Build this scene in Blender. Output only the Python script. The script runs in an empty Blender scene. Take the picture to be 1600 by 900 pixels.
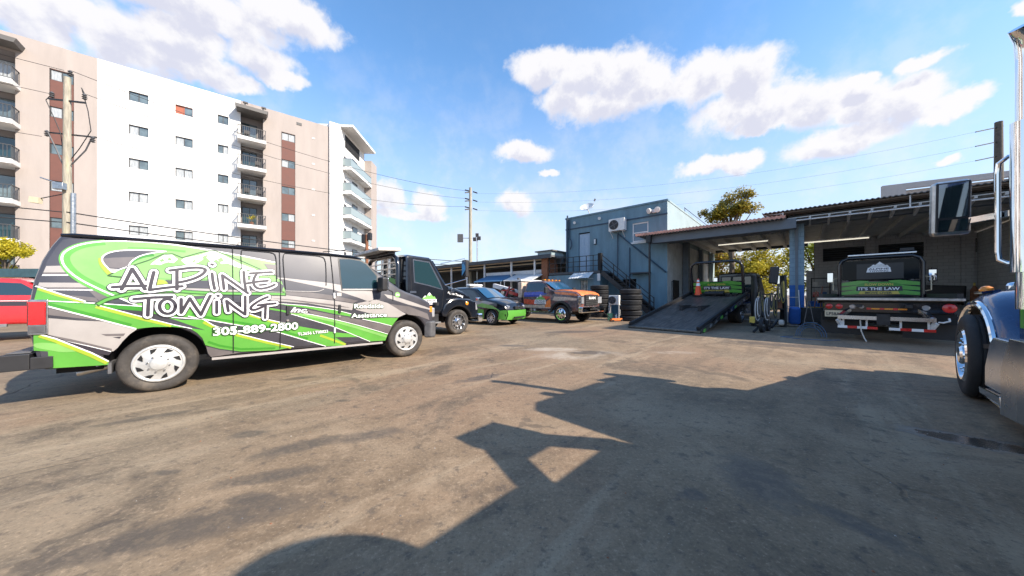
import bpy, bmesh, math, random
from mathutils import Vector, Matrix
from mathutils.geometry import delaunay_2d_cdt
R = math.radians
random.seed(7)
S = bpy.context.scene
COL = S.collection

# ------------------------------------------------------------------ camera
cam = bpy.data.cameras.new('camera'); cam_o = bpy.data.objects.new('camera', cam); COL.objects.link(cam_o)
cam_o.location = (0, 0, 1.32); cam_o.rotation_euler = (R(90), 0, 0)
cam.sensor_width = 36; cam.lens = 36*495/1600; cam.shift_y = 10/1600
cam.clip_start = .05; cam.clip_end = 3000
S.camera = cam_o

# ------------------------------------------------------------------ light
SUN_EL = 35
SDX, SDY = .888, -.46            # horizontal direction towards the sun
sun = bpy.data.lights.new('sun', 'SUN'); sun_o = bpy.data.objects.new('sun', sun); COL.objects.link(sun_o)
sun.energy = 5.0; sun.angle = R(.5); sun.color = (1, .89, .75)
ce = math.cos(R(SUN_EL))
sun_o.rotation_euler = Vector((SDX*ce, SDY*ce, math.sin(R(SUN_EL)))).to_track_quat('Z', 'Y').to_euler()
sun_o.location = (40, 3, 30)
S.view_settings.view_transform = 'Standard'; S.view_settings.look = 'None'
S.view_settings.exposure = .75; S.view_settings.gamma = 1

# ------------------------------------------------------------------ node helpers
class NT:
    def __init__(s, tree): s.t = tree; s.n = tree.nodes; s.l = tree.links
    def new(s, typ, **kw):
        nd = s.n.new(typ)
        for k, v in kw.items():
            if k == 'inp':
                for i, x in v.items():
                    if hasattr(x, 'is_linked') or hasattr(x, 'links'): s.l.new(x, nd.inputs[i])
                    else: nd.inputs[i].default_value = x
            else: setattr(nd, k, v)
        return nd
    def math(s, op, a, b=0, c=0, clamp=False):
        return s.new('ShaderNodeMath', operation=op, use_clamp=clamp, inp={0: a, 1: b, 2: c}).outputs[0]
    def vmath(s, op, a, b=(0, 0, 0), c=(0, 0, 0)):
        return s.new('ShaderNodeVectorMath', operation=op, inp={0: a, 1: b, 2: c})
    def noise(s, vec, scale, detail=4, rough=.55, dist=0):
        return s.new('ShaderNodeTexNoise', inp={'Vector': vec, 'Scale': scale, 'Detail': detail, 'Roughness': rough, 'Distortion': dist}).outputs['Fac']
    def ramp(s, fac, stops, interp='LINEAR'):
        nd = s.new('ShaderNodeValToRGB', inp={0: fac}); cr = nd.color_ramp; cr.interpolation = interp
        while len(cr.elements) < len(stops): cr.elements.new(.5)
        for e, (p, c) in zip(cr.elements, stops):
            e.position = p; e.color = (c, c, c, 1) if not isinstance(c, tuple) else (*c, 1)
        return nd.outputs[0]
    def mix(s, fac, a, b, bt='MIX'):
        def fx(v): return (*v, 1) if isinstance(v, tuple) and len(v) == 3 else v
        nd = s.new('ShaderNodeMix', data_type='RGBA', blend_type=bt)
        for i, x in ((0, fac), (6, fx(a)), (7, fx(b))):
            if hasattr(x, 'links'): s.l.new(x, nd.inputs[i])
            else: nd.inputs[i].default_value = x
        return nd.outputs[2]
    def smooth(s, v, a, b):
        return s.new('ShaderNodeMapRange', interpolation_type='SMOOTHSTEP', inp={0: v, 1: a, 2: b}).outputs[0]

SKY_STR = .095; SKY_SAT = 1.14; SKY_VAL = 2.05; SKY_HAZE = (4.3, 4.75, 5.7); CL_LO = (4.7, 4.75, 5.5); CL_HI = (6.3, 6.2, 6.3)
# ------------------------------------------------------------------ sky with clouds (placed by azimuth and elevation)
world = bpy.data.worlds.new('World'); S.world = world; world.use_nodes = True
w = NT(world.node_tree); w.n.clear()
sky = w.new('ShaderNodeTexSky', sky_type='NISHITA', sun_disc=False, sun_elevation=R(SUN_EL), sun_rotation=math.atan2(SDX, SDY),
            air_density=1.0, dust_density=.35, ozone_density=2.5, altitude=0)
tc = w.new('ShaderNodeTexCoord').outputs['Generated']
sep = w.new('ShaderNodeSeparateXYZ', inp={0: tc})
az = w.math('ARCTAN2', sep.outputs[0], sep.outputs[1])
el = w.math('ARCSINE', sep.outputs[2])
uv = w.new('ShaderNodeCombineXYZ', inp={0: az, 1: el, 2: 0.0}).outputs[0]
n1 = w.new('ShaderNodeTexNoise', inp={'Vector': tc, 'Scale': 9, 'Detail': 5, 'Roughness': .62})
warp = w.vmath('MULTIPLY_ADD', n1.outputs['Color'], (.10, .085, 0), (-.05, -.0425, 0)).outputs[0]
uvw = w.vmath('ADD', uv, warp).outputs[0]
n2 = w.noise(tc, 22, 6, .62)
# azimuth, elevation, half width, half height in degrees: the right hand bank, the left hand bank
CR = [(5.8, 35.5, 7.0, 2.6), (13.1, 34.7, 7.4, 2.8), (19.5, 33.5, 6.9, 3.7), (23.5, 31.8, 4.9, 3.7), (16.9, 30.1, 11.2, 2.9), (31.2, 30.1, 5.7, 3.8), (36.4, 28.9, 4.6, 3.7), (37.5, 25.3, 8.2, 2.8), (44.4, 23.4, 5.0, 3.2), (48.0, 21.7, 3.5, 2.9), (52.1, 21.1, 2.8, 2.7), (54.3, 19.2, 2.0, 1.2), (38.9, 23.1, 6.3, 1.2), (9.7, 31.7, 5.7, 3.0), (46.4, 18.5, 6.2, 1.9), (32.5, 19.0, 5.7, 1.4), (36.0, 18.6, 2.2, 1.5), (2.1, 24.1, 5.8, 1.9), (6.3, 20.7, 2.0, 0.7), (0.6, 16.4, 3.9, 2.4), (48.4, 24.4, 1.3, 1.0), (52.7, 24.1, 2.0, 0.9), (54.1, 14.1, 0.9, 0.7), (57.9, 25.9, 1.0, 1.0)]
CLF = [(-56.4, 25.9, 2.8, 2.4), (-53.9, 27.9, 2.7, 1.8), (-50.2, 27.0, 4.5, 3.4), (-46.1, 27.3, 6.9, 2.3), (-44.1, 32.5, 8.1, 1.9), (-35.3, 35.7, 8.0, 2.3), (-38.6, 30.2, 4.8, 2.3), (-36.0, 28.6, 3.0, 1.2), (-41.0, 26.9, 3.7, 1.0), (-45.9, 29.7, 4.4, 2.4), (-21.6, 16.2, 3.4, 3.0), (-15.1, 15.1, 3.1, 2.8), (-17.9, 13.4, 7.0, 1.0), (-48.0, 33.5, 15.8, 2.5)]
def bank(lst, uvw=uvw):
    best = None
    for a, e, rx, ry in lst:
        d = w.vmath('LENGTH', w.vmath('MULTIPLY_ADD', uvw, (1/R(rx), 1/R(ry), 0), (-a/rx, -e/ry, 0)).outputs[0]).outputs['Value']
        best = d if best is None else w.math('SMOOTH_MIN', best, d, .14)
    return best
left = w.math('LESS_THAN', az, R(-7))
hsv = w.new('ShaderNodeHueSaturation', inp={'Hue': .497, 'Saturation': SKY_SAT, 'Value': SKY_VAL, 'Color': sky.outputs[0]})
wis = w.math('MULTIPLY', w.smooth(n1.outputs['Fac'], .42, .70), w.smooth(el, R(46), R(4)))
skyc = w.mix(w.math('MULTIPLY', w.smooth(el, R(38), R(0)), .8), hsv.outputs[0], SKY_HAZE)
skyc = w.mix(w.math('MULTIPLY', wis, .42), skyc, CL_HI)
bgs = w.new('ShaderNodeBackground', inp={0: skyc, 1: SKY_STR})
def cloud_shader(lst):
    d = bank(lst)
    dens = w.smooth(w.math('ADD', d, w.math('MULTIPLY_ADD', n2, .8, -.4)), 1.12, .64)
    dup = bank(lst, w.vmath('ADD', uvw, (R(.6), R(1.7), 0)).outputs[0])
    litf = w.smooth(w.math('ADD', dup, w.math('MULTIPLY_ADD', n2, 2.2, -1.1)), .05, .85)
    col = w.mix(litf, CL_LO, CL_HI)
    b2 = w.new('ShaderNodeBackground', inp={0: col, 1: SKY_STR})
    return w.new('ShaderNodeMixShader', inp={0: w.math('MULTIPLY', dens, .97), 1: bgs.outputs[0], 2: b2.outputs[0]}).outputs[0]
inR = w.math('MULTIPLY', w.math('LESS_THAN', w.math('ABSOLUTE', w.math('SUBTRACT', az, R(28))), R(35)), w.math('LESS_THAN', w.math('ABSOLUTE', w.math('SUBTRACT', el, R(24))), R(17)))
inL = w.math('MULTIPLY', w.math('LESS_THAN', w.math('ABSOLUTE', w.math('SUBTRACT', az, R(-38))), R(33)), w.math('LESS_THAN', w.math('ABSOLUTE', w.math('SUBTRACT', el, R(28))), R(24)))
mR = w.new('ShaderNodeMixShader', inp={0: inR, 1: bgs.outputs[0], 2: cloud_shader(CR)}).outputs[0]
mL = w.new('ShaderNodeMixShader', inp={0: inL, 1: mR, 2: cloud_shader(CLF)}).outputs[0]
w.l.new(mL, w.new('ShaderNodeOutputWorld').inputs[0])
world.cycles.sampling_method = 'MANUAL'; world.cycles.sample_map_resolution = 256

# ------------------------------------------------------------------ materials
def mat(name, base, rough=.5, metal=0, coat=0, var=0, scale=6, dirt=None, bump=0, bscale=40, trans=0, emit=None, spec=.5, var_stretch=None):
    m = bpy.data.materials.new(name); m.use_nodes = True
    t = NT(m.node_tree); b = t.n['Principled BSDF']
    b.inputs['Base Color'].default_value = (*base, 1); b.inputs['Roughness'].default_value = rough
    b.inputs['Metallic'].default_value = metal; b.inputs['Coat Weight'].default_value = coat; b.inputs['Coat Roughness'].default_value = .06
    b.inputs['Specular IOR Level'].default_value = spec
    oc = t.new('ShaderNodeTexCoord').outputs['Object']
    if var_stretch: oc = t.vmath('MULTIPLY', oc, var_stretch).outputs[0]
    if var:
        f = t.noise(oc, scale, 6, .6)
        lo = tuple(c*(1-var) for c in base); hi = tuple(min(1, c*(1+var)) for c in base)
        c = t.ramp(f, [(.3, lo), (.7, hi)])
        if dirt:
            g = t.smooth(t.noise(oc, scale*.37, 6, .7), .48, .72)
            c = t.mix(t.math('MULTIPLY', g, dirt[1]), c, dirt[0])
        t.l.new(c, b.inputs['Base Color'])
        t.l.new(t.math('ADD', t.math('MULTIPLY', f, .25), rough-.12, clamp=True), b.inputs['Roughness'])
    if bump:
        bp = t.new('ShaderNodeBump', inp={'Strength': bump, 'Distance': .02, 'Height': t.noise(oc, bscale, 5, .6)})
        t.l.new(bp.outputs[0], b.inputs['Normal'])
    if emit: b.inputs['Emission Color'].default_value = (*emit[0], 1); b.inputs['Emission Strength'].default_value = emit[1]
    return m

def leafmat(name, a, bcol, tr=.45):
    m = bpy.data.materials.new(name); m.use_nodes = True; t = NT(m.node_tree); b = t.n['Principled BSDF']
    oi = t.new('ShaderNodeNewGeometry').outputs['Random Per Island']
    c = t.mix(oi, a, bcol)
    t.l.new(c, b.inputs['Base Color']); b.inputs['Roughness'].default_value = .55
    tl = t.new('ShaderNodeBsdfTranslucent'); t.l.new(c, tl.inputs[0])
    mx = t.new('ShaderNodeMixShader', inp={0: tr, 1: b.outputs[0], 2: tl.outputs[0]})
    t.l.new(mx.outputs[0], t.n['Material Output'].inputs[0])
    return m

def blockmat(name, base, joint, bw=.4, bh=.2, var=.12, axis='XZ', dirt=.4):
    """painted concrete block: mortar joints as bump and faint colour"""
    m = bpy.data.materials.new(name); m.use_nodes = True; t = NT(m.node_tree); b = t.n['Principled BSDF']
    oc = t.new('ShaderNodeTexCoord').outputs['Object']
    sp = t.new('ShaderNodeSeparateXYZ', inp={0: oc})
    uvx = t.new('ShaderNodeCombineXYZ', inp={0: t.math('ADD', sp.outputs[0], sp.outputs[1]), 1: sp.outputs[2]}).outputs[0]
    br = t.new('ShaderNodeTexBrick', inp={'Vector': uvx, 'Color1': (*base, 1), 'Color2': (*[c*(1-var) for c in base], 1), 'Mortar': (*joint, 1), 'Scale': 1.0,
               'Mortar Size': .008, 'Mortar Smooth': .3, 'Brick Width': bw, 'Row Height': bh})
    f = t.smooth(t.noise(oc, 1.1, 7, .65), .45, .75)
    f2 = t.noise(oc, 9, 5, .6)
    c = t.mix(t.math('MULTIPLY', f, dirt), br.outputs[0], tuple(x*.55 for x in base))
    c = t.mix(t.math('MULTIPLY', f2, .3), c, tuple(min(1, x*1.3) for x in base))
    t.l.new(c, b.inputs['Base Color']); b.inputs['Roughness'].default_value = .7
    bp = t.new('ShaderNodeBump', inp={'Strength': .5, 'Distance': .01, 'Height': t.math('SUBTRACT', t.math('MULTIPLY', f2, .3), br.outputs['Fac'])})
    t.l.new(bp.outputs[0], b.inputs['Normal'])
    return m

M = {}
def mk(k, *a, **kw): M[k] = mat(k, *a, **kw)
mk('black_paint', (.007, .009, .014), .2, coat=.9, var=.2, scale=3, spec=.3)
mk('blue_paint', (.012, .05, .16), .25, coat=1, var=.15, scale=2)
mk('red_paint', (.42, .012, .014), .3, coat=.8, var=.1)
mk('van_dark', (.045, .044, .055), .38, coat=.5, var=.25, scale=2.2)
mk('van_grey', (.13, .115, .115), .4, coat=.45, var=.2, scale=3)
mk('van_silver', (.35, .325, .31), .36, coat=.45, var=.08, scale=4)
mk('green', (.095, .33, .045), .34, coat=.5, var=.12, scale=3)
mk('green_dark', (.04, .235, .02), .34, coat=.5, var=.12, scale=3)
mk('green_light', (.19, .42, .11), .34, coat=.5, var=.12, scale=3)
mk('green_yellow', (.31, .40, .03), .36, coat=.5, var=.1, scale=3)
mk('white_vinyl', (.82, .82, .82), .4, coat=.3)
mk('ink', (.035, .03, .04), .4)
mk('ink_green', (.02, .08, .015), .45)
mk('gold', (.55, .42, .08), .45)
mk('orange', (.75, .2, .05), .4, coat=.5, var=.3, scale=8)
mk('orange_plastic', (.85, .09, .02), .45)
mk('amber', (.8, .28, .02), .25, coat=.6)
mk('red_lens', (.55, .012, .015), .2, coat=.8, var=.3, scale=14)
mk('clear_lens', (.42, .43, .45), .1, .3, coat=1)
mk('chrome', (.8, .81, .83), .07, 1)
mk('steel', (.5, .5, .5), .35, 1, var=.25, scale=12)
mk('aluminium', (.55, .56, .58), .25, 1, var=.06, scale=3)
mk('plate_aluminium', (.58, .61, .65), .24, .9, var=.08, scale=2.5)
mk('hubcap', (.5, .5, .49), .42, .35, var=.15, scale=9)
mk('rubber', (.045, .04, .036), .75, var=.35, scale=8, dirt=((.17, .14, .11), .6), bump=.2, bscale=60)
mk('rubber_dark', (.016, .016, .018), .7, var=.3, scale=8, dirt=((.07, .065, .06), .4), bump=.2, bscale=60)
mk('plastic_black', (.02, .02, .022), .5, var=.2)
mk('plastic_grey', (.09, .09, .095), .55, var=.25, scale=9)
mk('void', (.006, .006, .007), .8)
mk('glass', (.014, .03, .036), .04, spec=.8, coat=.6)
mk('glass_teal', (.010, .034, .042), .04, spec=.7, coat=.5)
mk('logo_glass', (.035, .037, .04), .2, spec=.3)
mk('rear_glass', (.008, .01, .012), .08, spec=.15)
mk('glass_blue', (.015, .07, .14), .05, spec=.8, coat=1)
mk('glass_window', (.09, .12, .13), .05, spec=.8, coat=.8, var=.5, scale=1.3)
mk('blind', (.35, .37, .38), .25, coat=.8, var=.25, scale=2.5, var_stretch=(6, 1, 1))
mk('mirror', (.85, .87, .9), .02, 1)
mk('white_plastic', (.72, .72, .70), .45, var=.08)
mk('white_metal', (.7, .7, .69), .5, var=.1, scale=5, dirt=((.3, .26, .22), .5))
mk('rust', (.22, .09, .045), .8, var=.4, scale=10)
mk('deck_steel', (.13, .11, .095), .45, .5, var=.7, scale=5, dirt=((.03, .028, .027), .8), bump=.2, var_stretch=(.35, 2.5, 1))
mk('dark_steel', (.03, .031, .034), .45, .4, var=.4, scale=6)
mk('wood_pole', (.34, .31, .25), .85, var=.35, scale=5, bump=.5, bscale=18, dirt=((.36, .36, .2), .6), var_stretch=(4, 4, .4))
mk('wood_pole_dark', (.10, .085, .07), .85, var=.35, scale=5, bump=.4, bscale=18)
mk('wire', (.02, .02, .022), .6)
mk('concrete', (.36, .34, .31), .85, var=.2, scale=3, bump=.2)
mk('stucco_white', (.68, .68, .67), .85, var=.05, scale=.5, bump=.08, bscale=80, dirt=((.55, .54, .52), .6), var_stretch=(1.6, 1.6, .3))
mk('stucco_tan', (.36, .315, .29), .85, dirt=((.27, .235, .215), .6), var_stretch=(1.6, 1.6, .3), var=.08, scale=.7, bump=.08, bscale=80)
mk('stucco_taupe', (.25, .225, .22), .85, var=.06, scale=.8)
mk('brown_panel', (.135, .055, .042), .7, var=.12, scale=2)
mk('frame_dark', (.05, .05, .052), .5)
mk('balcony_metal', (.06, .06, .062), .5)
mk('roof_canopy', (.11, .105, .1), .6)
mk('glass_rail', (.28, .34, .34), .08, spec=.5, coat=.4)
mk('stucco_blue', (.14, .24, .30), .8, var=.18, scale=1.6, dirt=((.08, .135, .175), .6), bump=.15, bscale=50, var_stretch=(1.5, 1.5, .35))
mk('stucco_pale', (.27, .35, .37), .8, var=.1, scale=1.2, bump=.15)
mk('blue_bright', (.025, .12, .42), .6, var=.15, scale=4)
mk('navy_trim', (.03, .06, .1), .6, var=.2)
mk('door_blue', (.3, .41, .52), .5, var=.06)
mk('roof_red', (.62, .31, .23), .75, var=.3, scale=5, dirt=((.2, .13, .1), .5))
mk('roof_grey', (.16, .16, .165), .55, .2, var=.3, scale=4, dirt=((.1, .09, .085), .5))
mk('beam_grey', (.14, .165, .19), .75, var=.15, scale=2)
mk('beam_dark', (.06, .07, .08), .75, var=.2, scale=2)
mk('rafter', (.5, .5, .48), .75, var=.15, scale=4)
mk('soffit', (.55, .55, .52), .8, var=.2, scale=2)
mk('underside', (.2, .175, .155), .8, var=.3)
mk('tube_light', (.9, .88, .8), .4, emit=((1, .93, .75), .55))
mk('teal_roof', (.045, .10, .12), .55, var=.2)
mk('awning_blue', (.06, .17, .32), .6, var=.15)
mk('awning_white', (.6, .62, .63), .6, var=.12)
mk('grey_building', (.46, .43, .41), .85, var=.05)
mk('dirt_white', (.6, .56, .5), .8, var=.3)
mk('plate_tan', (.62, .52, .36), .5, var=.1)
mk('wrap_dark', (.09, .07, .075), .35, coat=.6, var=.8, scale=9, dirt=((.35, .08, .04), .7))
mk('wrap_red', (.6, .08, .04), .35, coat=.6, var=.4, scale=9)
mk('wrap_blue', (.03, .06, .4), .35, coat=.6, var=.4, scale=9)
mk('wrap_sand', (.55, .42, .33), .35, coat=.6, var=.4, scale=9)
mk('hose_blue', (.03, .1, .22), .5)
mk('hose_dark', (.05, .06, .07), .5)
mk('bucket_green', (.15, .4, .25), .5)
mk('bark', (.12, .09, .065), .9, var=.3, scale=8, bump=.5, bscale=25)
mk('plant_leaf', (.08, .2, .03), .6)
mk('copper_glass', (.35, .11, .06), .3)
M['leaf_yellow'] = leafmat('leaf_yellow', (.40, .36, .02), (.72, .60, .05), .5)
M['leaf_olive'] = leafmat('leaf_olive', (.14, .15, .02), (.62, .46, .05), .5)
M['leaf_rust'] = leafmat('leaf_rust', (.42, .22, .04), (.6, .48, .06), .5)
M['leaf_green'] = leafmat('leaf_green', (.2, .28, .02), (.55, .52, .03), .5)
M['block_dark'] = blockmat('block_dark', (.52, .53, .54), (.2, .205, .21))
M['block_pillar'] = blockmat('block_pillar', (.20, .30, .37), (.09, .14, .18), .25, .2)
M['block_pillar_blue'] = blockmat('block_pillar_blue', (.02, .11, .36), (.012, .06, .2), .25, .2)
M['block_blue'] = blockmat('block_blue', (.17, .28, .34), (.1, .17, .21))

# ------------------------------------------------------------------ mesh builder
class MB:
    def __init__(s): s.v = []; s.f = []; s.mats = []
    def mi(s, m):
        m = M[m] if isinstance(m, str) else m
        if m not in s.mats: s.mats.append(m)
        return s.mats.index(m)
    def add(s, vs, fs, m, smooth=False):
        o = len(s.v); k = s.mi(m); s.v.extend([tuple(v) for v in vs])
        for f in fs: s.f.append((tuple(i+o for i in f), k, smooth))
        return s
    def box(s, x0, x1, y0, y1, z0, z1, m):
        vs = [(x, y, z) for x in (x0, x1) for y in (y0, y1) for z in (z0, z1)]
        return s.add(vs, [(0, 1, 3, 2), (4, 6, 7, 5), (0, 4, 5, 1), (2, 3, 7, 6), (0, 2, 6, 4), (1, 5, 7, 3)], m)
    def obox(s, c, size, rot, m):
        """box at c with half sizes, rot = Euler tuple or Matrix"""
        Rm = rot if isinstance(rot, Matrix) else Matrix.Rotation(rot[2], 3, 'Z') @ Matrix.Rotation(rot[1], 3, 'Y') @ Matrix.Rotation(rot[0], 3, 'X')
        c = Vector(c); a, b, d = (x/2 for x in size)
        vs = [c + Rm @ Vector((x, y, z)) for x in (-a, a) for y in (-b, b) for z in (-d, d)]
        return s.add(vs, [(0, 1, 3, 2), (4, 6, 7, 5), (0, 4, 5, 1), (2, 3, 7, 6), (0, 2, 6, 4), (1, 5, 7, 3)], m)
    def bar(s, p, q, wd, ht, m, up=(0, 0, 1)):
        p, q = Vector(p), Vector(q); d = (q-p); L = d.length; d.normalize()
        u = Vector(up)
        if abs(d.dot(u)) > .99: u = Vector((1, 0, 0))
        sx = d.cross(u).normalized(); u = sx.cross(d)
        return s.obox((p+q)/2, (L, wd, ht), Matrix((d, -sx, u)).transposed(), m)
    def cyl(s, p, q, r0, r1=None, n=12, m='steel', caps=True, smooth=True):
        p, q = Vector(p), Vector(q); r1 = r0 if r1 is None else r1
        d = (q-p).normalized(); a = d.orthogonal().normalized(); b = d.cross(a)
        vs = []
        for c, r in ((p, r0), (q, r1)):
            for i in range(n):
                t = 2*math.pi*i/n; vs.append(c + (a*math.cos(t)+b*math.sin(t))*r)
        s.add(vs, [(i, (i+1) % n, n+(i+1) % n, n+i) for i in range(n)], m, smooth)
        if caps: s.add(vs, [tuple(range(n))[::-1], tuple(range(n, 2*n))], m)
        return s
    def tube(s, pts, r, m, n=8, closed=False, rad=None):
        pts = [Vector(p) for p in pts]; vs = []; N = len(pts); prev = None
        for i, p in enumerate(pts):
            if closed: d = pts[(i+1) % N]-pts[i-1]
            else: d = pts[min(i+1, N-1)]-pts[max(i-1, 0)]
            d.normalize()
            if prev is None: a = d.orthogonal().normalized()
            else: a = (prev - d*prev.dot(d)).normalized()
            prev = a; b = d.cross(a); rr = rad[i] if rad else r
            for k in range(n):
                t = 2*math.pi*k/n; vs.append(p+(a*math.cos(t)+b*math.sin(t))*rr)
        fs = []
        for i in range(N if closed else N-1):
            for k in range(n):
                j = (i+1) % N; fs.append((i*n+k, i*n+(k+1) % n, j*n+(k+1) % n, j*n+k))
        s.add(vs, fs, m, True)
        if not closed: s.add(vs, [tuple(range(n))[::-1], tuple(range((N-1)*n, N*n))], m)
        return s
    def lathe(s, prof, c, axis, m, n=24, smooth=True, closed=False):
        """prof: (radius, distance along axis)"""
        c = Vector(c); d = Vector(axis).normalized(); a = d.orthogonal().normalized(); b = d.cross(a); vs = []
        for r, h in prof:
            for k in range(n):
                t = 2*math.pi*k/n; vs.append(c+d*h+(a*math.cos(t)+b*math.sin(t))*r)
        fs = [(i*n+k, i*n+(k+1) % n, (i+1)*n+(k+1) % n, (i+1)*n+k) for i in range(len(prof)-1) for k in range(n)]
        if closed: fs += [((len(prof)-1)*n+k, (len(prof)-1)*n+(k+1) % n, (k+1) % n, k) for k in range(n)]
        return s.add(vs, fs, m, smooth)
    def prism(s, poly, d0, d1, plane, m, smooth=False):
        """polygon extruded: plane 'xz' along y, 'xy' along z, 'yz' along x"""
        def P(a, b, d): return {'xz': (a, d, b), 'xy': (a, b, d), 'yz': (d, a, b)}[plane]
        n = len(poly); vs = [P(a, b, d0) for a, b in poly]+[P(a, b, d1) for a, b in poly]
        return s.add(vs, [tuple(range(n)), tuple(range(n, 2*n))[::-1]]+[(i, n+i, n+(i+1) % n, (i+1) % n) for i in range(n)], m, smooth)
    def quad(s, *vs, m): return s.add(vs, [tuple(range(len(vs)))], m)
    def build(s, name, parent=None, loc=None, rot=None, bev=0, seg=2, ang=35, fix=True):
        me = bpy.data.meshes.new(name); me.from_pydata(s.v, [], [f[0] for f in s.f])
        for m in s.mats: me.materials.append(m)
        me.polygons.foreach_set('material_index', [f[1] for f in s.f])
        me.polygons.foreach_set('use_smooth', [f[2] for f in s.f])
        if fix:
            bm = bmesh.new(); bm.from_mesh(me)
            bmesh.ops.remove_doubles(bm, verts=bm.verts, dist=.0002)
            bmesh.ops.recalc_face_normals(bm, faces=bm.faces); bm.to_mesh(me); bm.free()
        if any(f[2] for f in s.f): me.set_sharp_from_angle(angle=R(ang))
        o = bpy.data.objects.new(name, me); COL.objects.link(o)
        if parent: o.parent = parent
        if loc: o.location = loc
        if rot: o.rotation_euler = rot
        if bev:
            b = o.modifiers.new('bevel', 'BEVEL'); b.width = bev; b.segments = seg; b.limit_method = 'ANGLE'; b.angle_limit = R(40)
        return o

def tag(o, label=None, cat=None, group=None, kind=None):
    if label: o['label'] = label
    if cat: o['category'] = cat
    if group: o['group'] = group
    if kind: o['kind'] = kind
    return o
def thing(name, label, cat, loc=(0, 0, 0), rz=0, group=None):
    o = bpy.data.objects.new(name, None); COL.objects.link(o); o.empty_display_size = .3
    o.location = loc; o.rotation_euler = (0, 0, rz)
    return tag(o, label, cat, group)
def copy_tree(o, parent=None):
    c = o.copy(); COL.objects.link(c)
    if parent: c.parent = parent
    for ch in list(o.children): copy_tree(ch, c)
    return c

# 2D helpers ---------------------------------------------------------------
def area2(p): return sum(p[i][0]*p[(i+1) % len(p)][1]-p[(i+1) % len(p)][0]*p[i][1] for i in range(len(p)))/2
def fill2d(poly, zk=(), sk=()):
    """triangulate a 2D polygon and cut it at the knots -> verts2d, faces"""
    tv, _, tf, _, _, _ = delaunay_2d_cdt([Vector(p) for p in poly], [], [list(range(len(poly)))], 1, 1e-5)
    bm = bmesh.new(); vs = [bm.verts.new((v.x, v.y, 0)) for v in tv]
    for f in tf:
        try: bm.faces.new([vs[i] for i in f])
        except ValueError: pass
    lo = min(p[1] for p in poly); hi = max(p[1] for p in poly)
    for z in zk:
        if lo < z < hi: bmesh.ops.bisect_plane(bm, geom=bm.verts[:]+bm.edges[:]+bm.faces[:], plane_co=(0, z, 0), plane_no=(0, 1, 0))
    lo = min(p[0] for p in poly); hi = max(p[0] for p in poly)
    for x in sk:
        if lo < x < hi: bmesh.ops.bisect_plane(bm, geom=bm.verts[:]+bm.edges[:]+bm.faces[:], plane_co=(x, 0, 0), plane_no=(1, 0, 0))
    bm.verts.index_update()
    V = [(v.co.x, v.co.y) for v in bm.verts]; Fc = [tuple(v.index for v in f.verts) for f in bm.faces]; bm.free()
    return V, Fc
def chaikin(p, it=2, closed=True):
    for _ in range(it):
        q = []; n = len(p)
        rng = range(n if closed else n-1)
        if not closed: q.append(p[0])
        for i in rng:
            a, b = p[i], p[(i+1) % n]
            q += [(a[0]*.75+b[0]*.25, a[1]*.75+b[1]*.25), (a[0]*.25+b[0]*.75, a[1]*.25+b[1]*.75)]
        if not closed: q.append(p[-1])
        p = q
    return p
def ribbon(pts, wd, cap=True, w0=None):
    """outline polygons (one per stroke) of a stroke of constant or tapering width -> list of quads in 2D"""
    P = [Vector(p) for p in pts]; L, Rr = [], []
    n = len(P)
    for i in range(n):
        d0 = (P[i]-P[i-1]).normalized() if i else (P[1]-P[0]).normalized()
        d1 = (P[i+1]-P[i]).normalized() if i < n-1 else d0
        t = d0+d1
        t = t.normalized() if t.length > .05 else d1
        nn = Vector((-t.y, t.x)); k = 1/max(.5, nn.dot(Vector((-d1.y, d1.x))))
        hw = wd/2 if w0 is None else (w0+(wd-w0)*i/(n-1))/2
        L.append(P[i]+nn*hw*k); Rr.append(P[i]-nn*hw*k)
    vs = []; fs = []
    for i in range(n): vs += [tuple(L[i]), tuple(Rr[i])]
    for i in range(n-1): fs.append((2*i, 2*i+1, 2*i+3, 2*i+2))
    if cap:
        for e, sgn in ((0, -1), (n-1, 1)):
            d = (P[1]-P[0] if e == 0 else P[-1]-P[-2]).normalized()*sgn; a0 = math.atan2(d.y, d.x)
            hw = wd/2 if w0 is None or e else w0/2
            o = len(vs); ring = [(P[e].x+hw*math.cos(a0-math.pi/2+math.pi*k/6), P[e].y+hw*math.sin(a0-math.pi/2+math.pi*k/6)) for k in range(7)]
            vs += ring; fs.append(tuple(range(o, o+7)))
    return vs, fs
def densify(pts, step=.06, closed=False):
    out = []
    n = len(pts)
    for i in range(n if closed else n-1):
        a, b = pts[i], pts[(i+1) % n]; k = max(1, int(math.ceil(math.hypot(b[0]-a[0], b[1]-a[1])/step)))
        out += [(a[0]+(b[0]-a[0])*j/k, a[1]+(b[1]-a[1])*j/k) for j in range(k)]
    if not closed: out.append(pts[-1])
    return out
_txt = {}
def text2d(s, bold=0, shear=0):
    """letters as flat faces, height of a capital about 0.73 -> verts2d, faces, width"""
    key = (s, bold, shear)
    if key not in _txt:
        cu = bpy.data.curves.new('lettering', 'FONT'); cu.body = s; cu.size = 1; cu.offset = bold; cu.shear = shear; cu.resolution_u = 3; cu.fill_mode = 'FRONT'
        o = bpy.data.objects.new('lettering', cu); COL.objects.link(o)
        dg = bpy.context.evaluated_depsgraph_get(); me = bpy.data.meshes.new_from_object(o.evaluated_get(dg))
        V = [(v.co.x, v.co.y) for v in me.vertices]; Fc = [tuple(p.vertices) for p in me.polygons]
        bpy.data.objects.remove(o); bpy.data.curves.remove(cu); bpy.data.meshes.remove(me)
        x0 = min(v[0] for v in V); x1 = max(v[0] for v in V)
        _txt[key] = ([(a-x0, b) for a, b in V], Fc, x1-x0)
    return _txt[key]
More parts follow.
